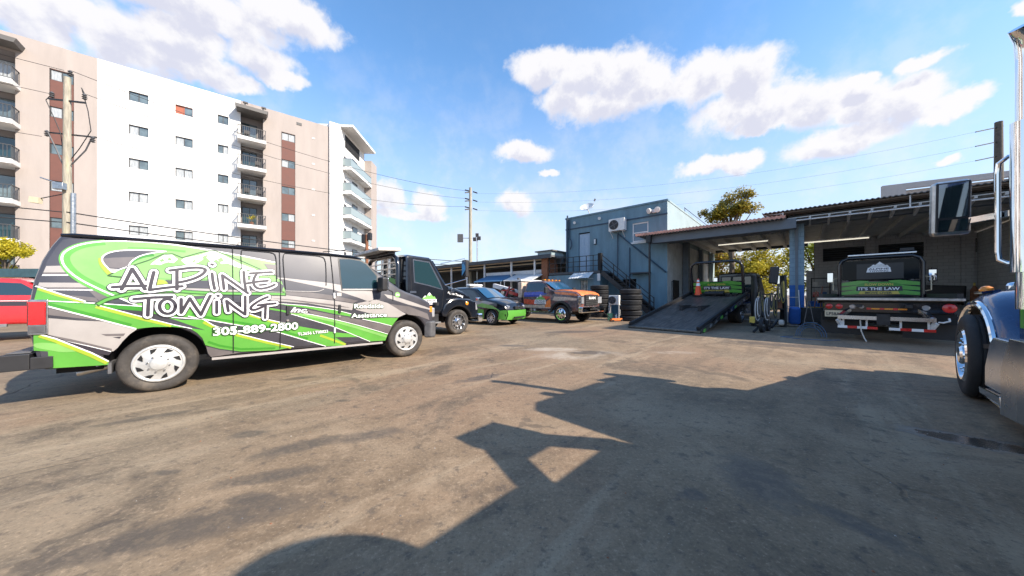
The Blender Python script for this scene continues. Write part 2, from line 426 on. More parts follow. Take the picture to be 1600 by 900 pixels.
def put_text(mb, s, origin, ux, uz, width, height, m, bold=0, shear=0, base_w=None):
    """text on a plane: origin lower left, ux/uz unit vectors"""
    V, Fc, wd = text2d(s, bold, shear); W0 = base_w or text2d(s, 0, shear)[2]
    dx = (W0-wd)/2
    o, ux, uz = Vector(origin), Vector(ux), Vector(uz)
    return mb.add([o+ux*((a+dx)*width/W0)+uz*(b*height/.73) for a, b in V], Fc, m)
# ================================================================== THE SETTING
def ground_mat():
    m = bpy.data.materials.new('worn_asphalt'); m.use_nodes = True; t = NT(m.node_tree); b = t.n['Principled BSDF']
    P = t.new('ShaderNodeTexCoord').outputs['Object']
    big = t.noise(P, .16, 6, .62); mid = t.noise(P, .9, 7, .65, .6); fine = t.noise(P, 9, 6, .7); grit = t.noise(P, 42, 5, .8)
    Ps = t.vmath('MULTIPLY', t.new('ShaderNodeVectorRotate', inp={'Vector': P, 'Angle': R(-46)}).outputs[0], (.22, 1.6, 1)).outputs[0]
    streak = t.noise(Ps, 1.1, 7, .65, .4)
    c = t.ramp(mid, [(.36, (.168, .115, .068)), (.5, (.23, .16, .096)), (.63, (.30, .215, .134))])
    c = t.mix(t.math('MULTIPLY', t.smooth(big, .44, .6), .75), c, (.225, .175, .115))
    c = t.mix(t.math('MULTIPLY', t.smooth(t.noise(t.vmath('ADD', P, (31, 7, 0)).outputs[0], .28, 5, .6), .47, .6), .6), c, (.245, .152, .09))
    c = t.mix(t.math('MULTIPLY', t.smooth(t.noise(t.vmath('ADD', Ps, (3, 17, 0)).outputs[0], .8, 6, .65), .54, .66), .6), c, (.36, .28, .185))
    c = t.mix(t.math('MULTIPLY', t.smooth(streak, .48, .62), .42), c, (.105, .076, .049))
    c = t.mix(t.math('MULTIPLY', t.smooth(t.noise(P, .55, 7, .7, 1), .53, .64), .7), c, (.088, .066, .045))
    c = t.mix(t.math('MULTIPLY', t.smooth(fine, .52, .66), .5), c, (.325, .235, .15))
    c = t.mix(t.math('MULTIPLY', t.smooth(fine, .46, .34), .6), c, (.07, .054, .043))
    c = t.mix(t.math('MULTIPLY', t.smooth(grit, .53, .68), .5), c, (.47, .355, .235), 'MIX')
    c = t.mix(t.math('MULTIPLY', t.smooth(grit, .47, .34), .5), c, (.05, .04, .03))
    vo = t.new('ShaderNodeTexVoronoi', inp={'Vector': P, 'Scale': 60}); pit = t.smooth(vo.outputs['Distance'], .12, .05)
    c = t.mix(t.math('MULTIPLY', pit, .3), c, (.42, .37, .31))
    # cracks
    Pw = t.vmath('ADD', P, t.vmath('SCALE', t.new('ShaderNodeTexNoise', inp={'Vector': P, 'Scale': .8, 'Detail': 5}).outputs['Color']).outputs[0])
    cr = t.new('ShaderNodeTexVoronoi', feature='DISTANCE_TO_EDGE', inp={'Vector': Pw.outputs[0], 'Scale': .33})
    crm = t.math('MULTIPLY', t.smooth(cr.outputs['Distance'], .008, .001), t.smooth(t.noise(P, .35, 3), .5, .62))
    c = t.mix(t.math('MULTIPLY', crm, .25), c, (.045, .038, .033))
    def blob(x, y, rx, ry, ang=0, warp=.6, nz=mid):
        q = t.new('ShaderNodeVectorRotate', inp={'Vector': t.vmath('SUBTRACT', P, (x, y, 0)).outputs[0], 'Angle': R(-ang)}).outputs[0]
        d = t.vmath('LENGTH', t.vmath('MULTIPLY', q, (1/rx, 1/ry, 0)).outputs[0]).outputs['Value']
        return t.smooth(t.math('ADD', d, t.math('MULTIPLY', t.math('SUBTRACT', t.math('MULTIPLY_ADD', fine, .6, t.math('MULTIPLY', nz, .4)), .5), warp*5)), 1.2, .5)
    dark = None
    for a in ((-2.48, 3.0, .17, .1, 10), (-3.36, 4.99, .28, .12, 30), (-2.11, 3.94, .1, .06, 0), (-1.8, 2.78, .42, .13, 35), (-1.35, 2.97, .36, .14, 25), (-1.76, 2.29, .34, .1, 20), (-1.67, 2.04, .2, .08, 0), (-2.57, 2.35, .1, .05, 0),
              (-1.86, 1.77, .7, .16, 25), (1.81, 7.18, .5, .22, 0), (0, 8.17, .45, .22, 0), (-4.7, 6.5, .3, .12, 30), (1.76, 2.29, .26, .4, -20), (1.98, 1.81, .1, .26, 20), (1.2, 2.1, .1, .07, 0), (-.5, 5.0, .5, .14, 40), (2.2, 11.2, 1.2, .35, 10), (7.2, 8.2, 1.6, .4, -35), (-3.9, 3.4, .4, .09, 40)):
        f = blob(*a); dark = f if dark is None else t.math('MAXIMUM', dark, f)
    c = t.mix(t.math('MULTIPLY', t.math('MULTIPLY', dark, t.smooth(fine, .3, .55)), .72), c, (.06, .05, .042))
    sp_ = t.new('ShaderNodeTexVoronoi', inp={'Vector': t.vmath('ADD', P, t.vmath('SCALE', t.new('ShaderNodeTexNoise', inp={'Vector': P, 'Scale': 5}).outputs['Color']).outputs[0]).outputs[0], 'Scale': 1.25})
    sr = t.new('ShaderNodeSeparateColor', inp={0: sp_.outputs['Color']})
    spot_ = t.math('MULTIPLY', t.smooth(t.math('DIVIDE', sp_.outputs['Distance'], t.math('MULTIPLY_ADD', sr.outputs[0], .22, .02)), 1.0, .55), t.math('GREATER_THAN', sr.outputs[1], .55))
    c = t.mix(t.math('MULTIPLY', spot_, .5), c, (.05, .04, .033))
    pale = None
    for a in ((1.5, 6.9, 1.0, .55, 10), (1.0, 7.6, .7, .3, 0), (3.7, 7.2, .5, .2, 0)):
        f = blob(*a); pale = f if pale is None else t.math('MAXIMUM', pale, f)
    c = t.mix(t.math('MULTIPLY', t.math('MULTIPLY', pale, t.smooth(mid, .38, .58)), .7), c, (.46, .39, .31))
    wet = blob(4.15, 2.82, .5, .2, -40, .3)
    c = t.mix(t.math('MULTIPLY', wet, .8), c, (.035, .033, .032))
    t.l.new(c, b.inputs['Base Color'])
    t.l.new(t.math('SUBTRACT', t.math('ADD', .74, t.math('MULTIPLY', fine, .2)), t.math('ADD', t.math('MULTIPLY', wet, .68), t.math('MULTIPLY', dark, .2)), clamp=True), b.inputs['Roughness'])
    h = t.math('ADD', t.math('MULTIPLY', grit, .35), t.math('ADD', t.math('MULTIPLY', fine, .5), t.math('MULTIPLY', crm, -1.2)))
    bp = t.new('ShaderNodeBump', inp={'Strength': t.math('SUBTRACT', .75, t.math('MULTIPLY', wet, .7)), 'Distance': .012, 'Height': h})
    t.l.new(bp.outputs[0], b.inputs['Normal'])
    return m
M['ground'] = ground_mat()
g = MB(); N = 24
xs = [-400, -150, -60]+[-40+80*i/N for i in range(N+1)]+[60, 150, 400]
ys = [-300, -100, -30]+[-20+70*i/N for i in range(N+1)]+[80, 200, 700]
vs = [(x, y, 0) for y in ys for x in xs]; W = len(xs)
g.add(vs, [(j*W+i, j*W+i+1, (j+1)*W+i+1, (j+1)*W+i) for j in range(len(ys)-1) for i in range(W-1)], 'ground')
tag(g.build('ground'), kind='structure')

def wall(mb, x0, x1, z0, z1, holes, m, y=0, depth=.14, mr=None):
    """wall in the plane y, facing -y, with rectangular openings and reveals going back"""
    X = sorted({x0, x1, *[h[0] for h in holes], *[h[1] for h in holes]}); Z = sorted({z0, z1, *[h[2] for h in holes], *[h[3] for h in holes]})
    for i in range(len(X)-1):
        for j in range(len(Z)-1):
            cx, cz = (X[i]+X[i+1])/2, (Z[j]+Z[j+1])/2
            if any(h[0] < cx < h[1] and h[2] < cz < h[3] for h in holes): continue
            mb.quad((X[i], y, Z[j]), (X[i+1], y, Z[j]), (X[i+1], y, Z[j+1]), (X[i], y, Z[j+1]), m=m)
    for a, b_, c, d in holes:
        e = y+depth; mm = mr or m
        mb.quad((a, y, c), (a, e, c), (a, e, d), (a, y, d), m=mm); mb.quad((b_, y, c), (b_, e, c), (b_, e, d), (b_, y, d), m=mm)
        mb.quad((a, y, c), (b_, y, c), (b_, e, c), (a, e, c), m=mm); mb.quad((a, y, d), (b_, y, d), (b_, e, d), (a, e, d), m=mm)
def window(parent, x0, x1, z0, z1, y, split=.5, fr='frame_dark', left='glass_window', right='blind', horiz=False, fw=.05, label=None):
    f = MB(); t = fw
    f.box(x0, x1, y, y+.06, z0, z0+t, fr).box(x0, x1, y, y+.06, z1-t, z1, fr).box(x0, x0+t, y, y+.06, z0+t, z1-t, fr).box(x1-t, x1, y, y+.06, z0+t, z1-t, fr)
    xm = x0+(x1-x0)*split; zm = z0+(z1-z0)*split
    if horiz: f.box(x0+t, x1-t, y+.002, y+.05, zm-t/2, zm+t/2, fr)
    else: f.box(xm-t/2, xm+t/2, y+.002, y+.05, z0+t, z1-t, fr)
    o = f.build('window', parent); tag(o, label)
    p = MB()
    if horiz:
        p.quad((x0+t, y+.035, z0+t), (x1-t, y+.035, z0+t), (x1-t, y+.035, zm), (x0+t, y+.035, zm), m=left); p.quad((x0+t, y+.035, zm), (x1-t, y+.035, zm), (x1-t, y+.035, z1-t), (x0+t, y+.035, z1-t), m=right)
    else:
        p.quad((x0+t, y+.035, z0+t), (xm, y+.035, z0+t), (xm, y+.035, z1-t), (x0+t, y+.035, z1-t), m=left); p.quad((xm, y+.035, z0+t), (x1-t, y+.035, z0+t), (x1-t, y+.035, z1-t), (xm, y+.035, z1-t), m=right)
    p.build('pane', o)
    return o

# ------------------------------------------------------------------ apartment building
apt = thing('apartment_building', 'seven storey white and tan apartment building with brown window strips and stacked balconies', 'apartment building', (-34.1, 28.9, 0), R(39.5))
TOP = 21.75; rows = [19.71-3.035*k for k in range(7)]
def rowwins(x0, x1, dz=0, h=.86): return [(x0, x1, z-h+dz, z+dz) for z in rows if z-h+dz > .3]
BAL = [17.72-3.035*k for k in range(6)]
lw = rowwins(-4.74, -3.57, .07); rw = rowwins(10.6, 11.85, -.1)
c1 = rowwins(-.57, .62); c2 = rowwins(2.34, 3.52, -.12); c3 = rowwins(5.32, 6.14, -.03)
mb = MB(); wall(mb, -18, -10.2, 0, TOP, [], 'stucco_tan'); wall(mb, -6.34, -4.76, 0, TOP, [], 'stucco_tan'); wall(mb, -3.55, -2.33, 0, TOP, [], 'stucco_tan')
wall(mb, -4.76, -3.55, 19.83, TOP, [], 'stucco_tan'); wall(mb, -10.2, -6.34, 20.3, TOP, [], 'stucco_tan')
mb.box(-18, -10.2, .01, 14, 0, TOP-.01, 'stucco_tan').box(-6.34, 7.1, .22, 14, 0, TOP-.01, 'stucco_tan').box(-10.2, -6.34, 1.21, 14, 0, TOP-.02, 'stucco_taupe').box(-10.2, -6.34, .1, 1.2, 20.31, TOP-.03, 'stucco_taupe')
tag(mb.build('wall', apt, fix=False), 'tan stucco wall')
mb = MB(); wall(mb, -4.74, -3.57, 0, 19.81, lw, 'brown_panel', .02, .1, 'frame_dark'); tag(mb.build('window_strip', apt, fix=False), 'brown panel strip between stacked windows')
mb = MB(); wall(mb, -2.33, 7.1, 0, TOP, c1+c2+c3, 'stucco_white', 0, .2); mb.box(-2.33, 7.1, .15, .3, TOP-.4, TOP, 'stucco_white'); tag(mb.build('wall', apt, fix=False), 'bright white stucco wall')
mb = MB(); wall(mb, 8.96, 10.58, 0, TOP, [], 'stucco_tan'); wall(mb, 11.87, 15.3, 0, TOP, [], 'stucco_tan'); wall(mb, 10.58, 11.87, 19.65, TOP, [], 'stucco_tan'); wall(mb, 7.1, 8.96, 20.86, TOP, [], 'stucco_tan')
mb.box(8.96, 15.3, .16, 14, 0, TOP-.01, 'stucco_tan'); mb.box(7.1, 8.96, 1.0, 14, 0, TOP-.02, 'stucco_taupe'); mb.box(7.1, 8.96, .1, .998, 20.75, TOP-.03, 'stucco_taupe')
tag(mb.build('wall', apt, fix=False), 'tan stucco wall')
mb = MB(); wall(mb, 10.6, 11.85, 0, 19.63, rw, 'brown_panel', .02, .1, 'frame_dark'); tag(mb.build('window_strip', apt, fix=False), 'brown panel strip between stacked windows')
for x0, x1 in ((-10.2, -6.34), (7.1, 8.96)):
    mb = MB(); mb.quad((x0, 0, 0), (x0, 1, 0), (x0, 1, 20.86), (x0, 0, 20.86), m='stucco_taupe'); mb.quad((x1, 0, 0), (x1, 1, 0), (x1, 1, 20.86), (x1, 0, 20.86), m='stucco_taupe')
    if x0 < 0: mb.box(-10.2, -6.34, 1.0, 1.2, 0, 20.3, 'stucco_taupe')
    mb.build('balcony_recess', apt, fix=False)
rr = random.Random(3)
kinds = [('glass_window', 'blind'), ('blind', 'glass_window'), ('glass_window', 'glass_window'), ('blind', 'blind')]
for grp, yy in ((lw, .07), (c1, .13), (c2, .13), (c3, .13), (rw, .07)):
    for i, (a, b_, c, d) in enumerate(grp):
        l, r_ = kinds[rr.randrange(4)]
        if grp is c2 and i == 0: window(apt, a, b_, c, d, yy, fr='copper_glass', left='copper_glass', right='glass_window', label='window with a copper red frame and shade')
        else: window(apt, a, b_, c, d, yy, left=l, right=r_)
def balcony(x0, x1, z, out=1.15, y0=0, parent=apt, loc=None, rot=None, glassrail=False):
    s = MB(); s.box(x0, x1, y0-out, y0+.95, z-.36, z, 'stucco_white'); o = s.build('balcony', parent, loc, rot, bev=.02)
    r_ = MB(); m = 'balcony_metal' if not glassrail else 'steel'; h = 1.05
    e = .06
    pth = [(x0+e, y0-.02), (x0+e, y0-out+e), (x1-e, y0-out+e), (x1-e, y0-.02)]
    for (ax, ay), (bx, by) in zip(pth, pth[1:]):
        r_.bar((ax, ay, z+h), (bx, by, z+h), .06, .05, m); r_.bar((ax, ay, z+.1), (bx, by, z+.1), .035, .03, m)
        L = math.hypot(bx-ax, by-ay); n = max(2, int(L/.17))
        if glassrail: r_.quad((ax, ay, z+.13), (bx, by, z+.13), (bx, by, z+h-.03), (ax, ay, z+h-.03), m='glass_rail')
        else:
            for k in range(n+1):
                px, py = ax+(bx-ax)*k/n, ay+(by-ay)*k/n; r_.box(px-.014, px+.014, py-.014, py+.014, z+.1, z+h, m)
    r_.build('railing', o)
    return o
for x0, x1 in ((-10.6, -6.1), (6.84, 9.2)):
    for k, z in enumerate(BAL):
        b_ = balcony(x0, x1, z)
        xa, xb = (x0+.35, x0+1.6) if x0 > 0 else (-8.4, -6.5)
        dz = z+.01; w_ = MB(); w_.box(xa, xb, .93, .99, dz, dz+2.15, 'frame_dark'); o = w_.build('balcony_door', apt)
        p = MB()
        for q0, q1, gm in ((xa+.06, (xa+xb)/2-.03, 'glass_teal'), ((xa+xb)/2+.03, xb-.06, rr.choice(['blind', 'glass_window', 'glass_teal']))): p.quad((q0, .925, dz+.06), (q1, .925, dz+.06), (q1, .925, dz+2.08), (q0, .925, dz+2.08), m=gm)
        p.build('pane', o)
for x0, x1 in ((-10.6, -6.0), (6.8, 9.25)):
    mb = MB(); mb.prism([(x0, 20.5), (x1, 20.5), (x1+.12, 20.85), (x0-.12, 20.85)], -1.3, .9, 'xz', 'roof_canopy'); mb.build('balcony_canopy', apt)
    for k in range(2):
        xx = x0+.7+k*1.5; mb = MB(); mb.bar((xx, -.9, 20.85), (xx, -.1, 21.7), .06, .06, 'frame_dark'); mb.bar((xx, -.9, 20.85), (xx, -.9, 21.25), .06, .06, 'frame_dark'); mb.box(xx-.2, xx+.2, -1.0, -.8, 21.2, 21.35, 'frame_dark'); mb.build('canopy_bracket', apt)
# the angled end with its fin and glass balconies
mb = MB(); mb.box(15.3, 16.5, -.25, 3, 0, 22.35, 'stucco_white'); mb.build('end_fin', apt)
E_l, E_r = (16.5, -.2, 0), (0, 0, R(54.3))
mb = MB(); wall(mb, 0, 7.4, 0, 22.1, [], 'stucco_white', .0); mb.box(0, 7.4, .02, 5, 0, 22.1, 'stucco_white'); mb.build('end_wall', apt, E_l, E_r, fix=False)
mb = MB(); mb.box(.0, 7.6, -1.5, 5, 22.1, 22.4, 'stucco_white'); mb.build('end_roof', apt, E_l, E_r)
mb = MB(); mb.box(1.2, 5.6, -.03, -.005, 20.1, 21.7, 'void'); 
for k in range(12): mb.box(1.3+k*.38, 1.36+k*.38, -.06, -.031, 20.1, 21.7, 'frame_dark')
mb.build('louvre', apt, E_l, E_r)
mb = MB(); mb.box(7.4, 9.6, -1.0, 5, 0, 21.0, 'stucco_tan'); mb.build('end_wing', apt, E_l, E_r)
for k in range(6):
    z = 17.35-3.035*k; balcony(.5, 7.35, z, 1.1, 0, apt, E_l, E_r, True)
    mb = MB(); mb.box(3.3, 4.9, -.05, -.01, z+.05, z+2.2, 'frame_dark'); o = mb.build('balcony_door', apt, E_l, E_r); p = MB(); p.quad((3.4, -.06, z+.1), (4.8, -.06, z+.1), (4.8, -.06, z+2.1), (3.4, -.06, z+2.1), m='glass_teal'); p.build('pane', o)
    mb = MB(); mb.box(.9, 1.5, -.05, -.01, z+.9, z+1.5, 'frame_dark'); mb.build('wall_vent', apt, E_l, E_r)
mb = MB(); mb.box(12.0, 12.5, -.04, .0, 20.9, 21.2, 'frame_dark'); mb.build('wall_vent', apt)
for k in range(6): mb = MB(); mb.box(13.5, 13.8, -.04, 0, 19.75-3.035*k, 19.9-3.035*k, 'stucco_white'); mb.build('wall_vent', apt)
# plant and furniture on the balconies
def leaves(mb, c, r, n, size, m, rng, squash=1):
    for _ in range(n):
        d = Vector((rng.gauss(0, 1), rng.gauss(0, 1), rng.gauss(0, 1))).normalized()*r*rng.random()**.45; d.z *= squash
        p = Vector(c)+d; a = Vector((rng.gauss(0, 1), rng.gauss(0, 1), rng.gauss(0, 1))).normalized(); b_ = a.orthogonal().normalized()*size*.5; a = a*size*rng.uniform(.6, 1.2)
        mb.add([p, p+a*.5+b_, p+a, p+a*.5-b_], [(0, 1, 2, 3)], m)
def apw(t, y, z): a = R(39.5); return (-34.1+t*math.cos(a)-y*math.sin(a), 28.9+t*math.sin(a)+y*math.cos(a), z)
pl = thing('potted_plant', 'potted plant with spiky green leaves on the apartment balcony with green', 'plant', apw(8.0, -.6, BAL[3]))
pl['label'] = 'potted palm with bright green fronds behind a balcony railing, fourth balcony from the roof'
mb = MB(); mb.lathe([(.001, 0), (.14, 0), (.18, .35), (.15, .35)], (0, 0, 0), (0, 0, 1), 'rust', 10); mb.build('pot', pl)
mb = MB(); rg = random.Random(5)
for k in range(26):
    a = rg.random()*6.28; L = rg.uniform(.5, .85); e = rg.uniform(.3, 1.3); d = Vector((math.cos(a)*math.cos(e), math.sin(a)*math.cos(e), math.sin(e)))*L; s_ = Vector((-math.sin(a), math.cos(a), 0))*.05; b0 = Vector((0, 0, .6))
    mb.add([b0, b0+d*.5+s_, b0+d-Vector((0, 0, .12)), b0+d*.5-s_], [(0, 1, 2, 3)], 'leaf_yellow')
mb.cyl((0, 0, .3), (0, 0, .62), .03, m='bark'); mb.build('foliage', pl)
for i, (tt, k, lb) in enumerate(((7.6, 0, 'dark patio chair behind the railing of the highest right balcony'), (8.5, 1, 'dark patio chair on the second balcony from the roof'), (7.6, 2, 'dark patio chair at the left of the third balcony from the roof'), (8.6, 2, 'dark patio chair at the right of the third balcony from the roof'))):
    ch = thing('patio_chair', lb, 'chair', apw(tt, -.5, BAL[k]), R(39.5), 'patio chairs on the balconies')
    mb = MB(); mb.box(-.25, .25, -.25, .25, .4, .45, 'plastic_black'); mb.build('seat', ch); mb = MB(); mb.box(-.25, .25, .22, .26, .45, .95, 'plastic_black'); mb.build('backrest', ch)
    for sx in (-1, 1):
        for sy in (-1, 1): mb = MB(); mb.box(sx*.23-.02, sx*.23+.02, sy*.23-.02, sy*.23+.02, 0, .4, 'plastic_black'); mb.build('leg', ch)

# ------------------------------------------------------------------ two storey blue building (frame: x along the front, y into the lot behind)
GO = (13.3, 14.8, 0); GR = R(-43)
def gw(u, v, z=0): return (GO[0]+u*math.cos(GR)-v*math.sin(GR), GO[1]+u*math.sin(GR)+v*math.cos(GR), z)
blue = thing('two_storey_building', 'blue stucco two storey building with outside stairs and a pale right side wall', 'building', GO, GR)
UL, UR, BH = -12.72, -5.67, 6.85
mb = MB(); wall(mb, UL, UR, 0, BH, [(-11.65, -10.75, 2.9, 5.7), (-7.75, -6.76, 4.62, 5.8), (-8.4, -7.5, .3, 2.3)], 'stucco_blue', 0, .16)
mb.quad((UL, 0, 0), (UL, 11.4, 0), (UL, 11.4, BH), (UL, 0, BH), m='stucco_blue'); mb.quad((UL, 11.4, 0), (UR, 11.4, 0), (UR, 11.4, BH), (UL, 11.4, BH), m='stucco_blue')
mb.box(UL+.05, UR-.35, .25, 11.2, 6.3, 6.4, 'concrete'); mb.box(UL+.3, UR-.4, .3, .5, 0, 6.2, 'void')
mb.build('wall', blue, fix=False)
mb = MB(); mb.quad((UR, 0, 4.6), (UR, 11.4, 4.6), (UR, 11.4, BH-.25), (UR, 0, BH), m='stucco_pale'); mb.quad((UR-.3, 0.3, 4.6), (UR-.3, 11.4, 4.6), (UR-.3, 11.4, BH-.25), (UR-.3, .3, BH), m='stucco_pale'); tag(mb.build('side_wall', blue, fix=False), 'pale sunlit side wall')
mb = MB(); mb.quad((UR, 0, 0), (UR, 11.4, 0), (UR, 11.4, 4.6), (UR, 0, 4.6), m='soffit')
mb.build('side_wall', blue, fix=False)
mb = MB(); mb.box(UL-.04, UR+.04, -.05, .3, BH-.002, BH+.1, 'stucco_blue'); mb.box(UL-.02, UR+.02, -.04, -.001, 6.05, 6.13, 'navy_trim')
mb.bar((UR-.15, .3, BH+.05), (UR-.15, 11.4, BH-.2), .36, .1, 'stucco_pale'); mb.bar((UR+.01, 3.5, BH+.28), (UR+.01, 11, BH+.12), .03, .03, 'beam_dark')
mb.bar((UR+.01, 3.6, BH-.1), (UR+.01, 3.6, BH+.28), .03, .03, 'beam_dark')
mb.build('parapet', blue)
mb = MB(); mb.box(-11.62, -10.78, .08, .14, 2.9, 5.62, 'door_blue')
for zz in (3.4, 4.3, 5.0):
    for xx in (-11.5, -11.13): mb.box(xx, xx+.26, .065, .079, zz-.25, zz+.35, 'door_blue')
o = mb.build('door', blue, bev=.008); mb = MB(); mb.cyl((-10.88, .0, 4.0), (-10.88, .08, 4.0), .035, m='steel'); mb.build('handle', o)
window(blue, -7.75, -6.76, 4.62, 5.8, .04, .48, 'white_metal', 'glass_blue', 'glass_blue', True, .07)
mb = MB(); mb.box(-7.85, -6.66, -.07, -.002, 4.5, 4.6, 'white_metal'); mb.build('window_sill', blue)
mb = MB()
mb.tube([(UL+.2, -.1, 2.9), (UL+.2, -.1, 7.1)], .06, 'navy_trim'); mb.build('conduit', blue); mb = MB(); mb.tube([(UL+.42, -.08, 4.6), (UL+.55, -.1, 4.9), (UL+.5, -.1, 5.3), (UL+.36, -.1, 5.4), (UL+.36, -.1, 6.8)], .04, 'navy_trim')
mb.build('conduit', blue); mb = MB(); mb.tube([(-8.7, -.06, 5.3), (-8.7, -.06, 2.2)], .03, 'navy_trim'); mb.build('conduit', blue); mb = MB(); mb.tube([(-7.9, -.06, 4.3), (-7.9, -.06, .6)], .035, 'navy_trim'); mb.build('conduit', blue); mb = MB(); mb.tube([(-8.7, -.06, 5.3), (-5.72, -.06, 2.62)], .04, 'navy_trim')
mb.build('conduit', blue)
mb = MB(); mb.box(-7.75, -6.6, -.5, -.002, 2.6, 2.68, 'beam_dark'); mb.build('ledge', blue)
# lower front room under the landing
mb = MB(); wall(mb, -13.4, -9.35, 0, 2.66, [(-10.75, -10.2, 1.35, 2.25)], 'stucco_blue', -1.25, .12); mb.quad((-9.35, -1.25, 0), (-9.35, 0, 0), (-9.35, 0, 2.66), (-9.35, -1.25, 2.66), m='stucco_blue'); mb.quad((-13.4, -1.25, 0), (-13.4, 0, 0), (-13.4, 0, 2.66), (-13.4, -1.25, 2.66), m='stucco_blue'); mb.box(-9.5, -9.3, -1.3, -1.251, 2.2, 2.66, 'white_metal')
mb.build('lower_wall', blue, fix=False)
w_ = window(blue, -10.75, -10.2, 1.35, 2.25, -1.2, .5, 'frame_dark', 'glass', 'glass', True)
mb = MB()
for k in range(5): mb.box(-10.7+k*.11, -10.68+k*.11, -1.235, -1.215, 1.36, 2.24, 'white_metal')
mb.build('window_bars', w_)
def box_thing(): pass
st = thing('outdoor_staircase', 'dark steel staircase with landing and railing against the blue building', 'staircase', GO, GR)
mb = MB(); mb.box(-13.3, -9.3, -1.3, -.05, 2.7, 2.86, 'beam_dark'); mb.build('landing', st)
mb = MB(); n = 15
for k in range(n):
    u = -9.2+3.15*k/n; z = 2.8-2.72*(k+1)/n; mb.box(u, u+.3, -1.25, -.25, z, z+.045, 'dark_steel')
mb.build('steps', st)
mb = MB(); mb.bar((-9.2, -1.27, 2.72), (-6.0, -1.27, .05), .05, .28, 'dark_steel'); mb.bar((-9.2, -.22, 2.72), (-6.0, -.22, .05), .05, .28, 'dark_steel'); mb.build('stringer', st)
mb = MB()
for yy in (-1.27,):
    for h in (1.02, .72, .42): mb.bar((-9.25, yy, 2.86+h), (-6.0, yy, .1+h), .04, .04, 'dark_steel')
    for k in range(5): u = -9.2+3.2*k/4; z = 2.86-2.72*k/4; mb.box(u-.02, u+.02, yy-.02, yy+.02, z-.1, z+1.02, 'dark_steel')
for h in (1.0, .66, .33): mb.bar((-13.3, -1.27, 2.86+h), (-9.3, -1.27, 2.86+h), .04, .04, 'dark_steel')
for k in range(9): u = -13.3+k*.5; mb.box(u-.02, u+.02, -1.29, -1.25, 2.86, 3.86, 'dark_steel')
mb.box(-9.42, -9.2, -1.38, -1.16, 2.86, 3.95, 'void')
mb.build('railing', st)
ac = thing('air_conditioner', 'white air conditioner box mounted high on the blue wall', 'air conditioner', gw(-8.62, -.02, 5.3), GR)
def acbody(t, wd=1.05, h=.78, dp=.42, z0=.12):
    mb = MB(); mb.box(-wd/2, wd/2, -dp, -.05, z0, z0+h, 'white_plastic'); mb.build('body', t, bev=.02)
    mb = MB(); cx = -wd*.16; cz = z0+h/2; mb.cyl((cx, -dp-.004, cz), (cx, -dp-.02, cz), h*.4, n=24, m='plastic_black')
    for k in range(4): 
        rr_ = h*(.12+.09*k); mb.tube([(cx+rr_*math.cos(a*math.pi/10), -dp-.03, cz+rr_*math.sin(a*math.pi/10)) for a in range(20)], .008, 'plastic_grey', 5, True)
    for a in range(4): 
        d_ = (math.cos(a*math.pi/2+.4)*h*.36, math.sin(a*math.pi/2+.4)*h*.36); mb.bar((cx, -dp-.025, cz), (cx+d_[0], -dp-.025, cz+d_[1]), .07, .006, 'plastic_grey', up=(0, 1, 0))
    mb.build('fan_grille', t)
acbody(ac)
mb = MB()
for x in (-.4, .4): mb.bar((x, -.45, .1), (x, 0, .1), .04, .05, 'white_metal'); mb.bar((x, -.42, .09), (x, 0, -.3), .03, .03, 'white_metal')
mb.build('bracket', ac)
fl = thing('floodlight', 'twin white floodlight at the top right corner of the blue wall', 'floodlight', gw(-6.4, -.02, 6.3), GR)
mb = MB(); mb.box(-.1, .1, -.12, 0, -.05, .15, 'white_plastic'); mb.build('mount', fl)
for s_ in (-1, 1):
    mb = MB(); mb.lathe([(.05, 0), (.16, .12), (.17, .2), (.13, .21), (.001, .2)], (s_*.16, -.1, .12), (s_*.5, -.8, -.35), 'white_plastic', 14); mb.build('lamp_head', fl)
sl = thing('wall_lamp', 'dark wall lamp beside the upper door', 'lamp', gw(-10.3, -.01, 4.75), GR)
mb = MB(); mb.box(-.08, .08, -.1, 0, 0, .4, 'plastic_black'); mb.build('housing', sl, bev=.02); mb = MB(); mb.box(-.06, .06, -.13, -.101, .04, .36, 'clear_lens'); mb.build('lens', sl)
dish = thing('satellite_dish', 'off white satellite dish on the roof edge above the upper door', 'satellite dish', gw(-10.9, .1, 6.9))
mb = MB(); mb.tube([(.1, 0, -.15), (.05, -.05, .1), (-.1, -.1, .42)], .03, 'white_metal'); mb.build('mast', dish)
mb = MB(); ax = Vector((-.35, -.55, .75)).normalized(); mb.lathe([(.001, .0), (.2, .03), (.4, .11), (.47, .16), (.475, .15), (.4, .09), (.2, .01), (.001, -.02)], Vector((-.12, -.1, .45)), ax, 'white_plastic', 26); mb.build('reflector', dish)
mb = MB(); mb.tube([(-.1, -.1, .42), (.2, -.3, .45), (.32, -.42, .9)], .018, 'white_metal'); mb.obox((.32, -.42, .95), (.1, .1, .14), (0, .3, 0), 'plastic_grey'); mb.build('feed_arm', dish)
for u, lb in ((-11.95, 'small white spotlight on the blue parapet left of the dish'), (-10.0, 'small white spotlight on the blue parapet right of the dish')):
    t = thing('spotlight', lb, 'spotlight', gw(u, -.03, 6.5), GR, 'spotlights on the parapet'); mb = MB(); mb.lathe([(.03, 0), (.09, .08), (.1, .16), (.001, .15)], (0, -.02, 0), (.4, -.8, -.2), 'white_plastic', 12); mb.build('lamp_head', t); mb = MB(); mb.cyl((0, .02, 0), (0, -.06, 0), .03, m='plastic_grey'); mb.build('mount', t)
aw = thing('window_awning', 'small pale corrugated awning over the barred ground floor window', 'awning', gw(-10.5, -1.26, 2.78), GR)
mb = MB(); n = 16; vs = []
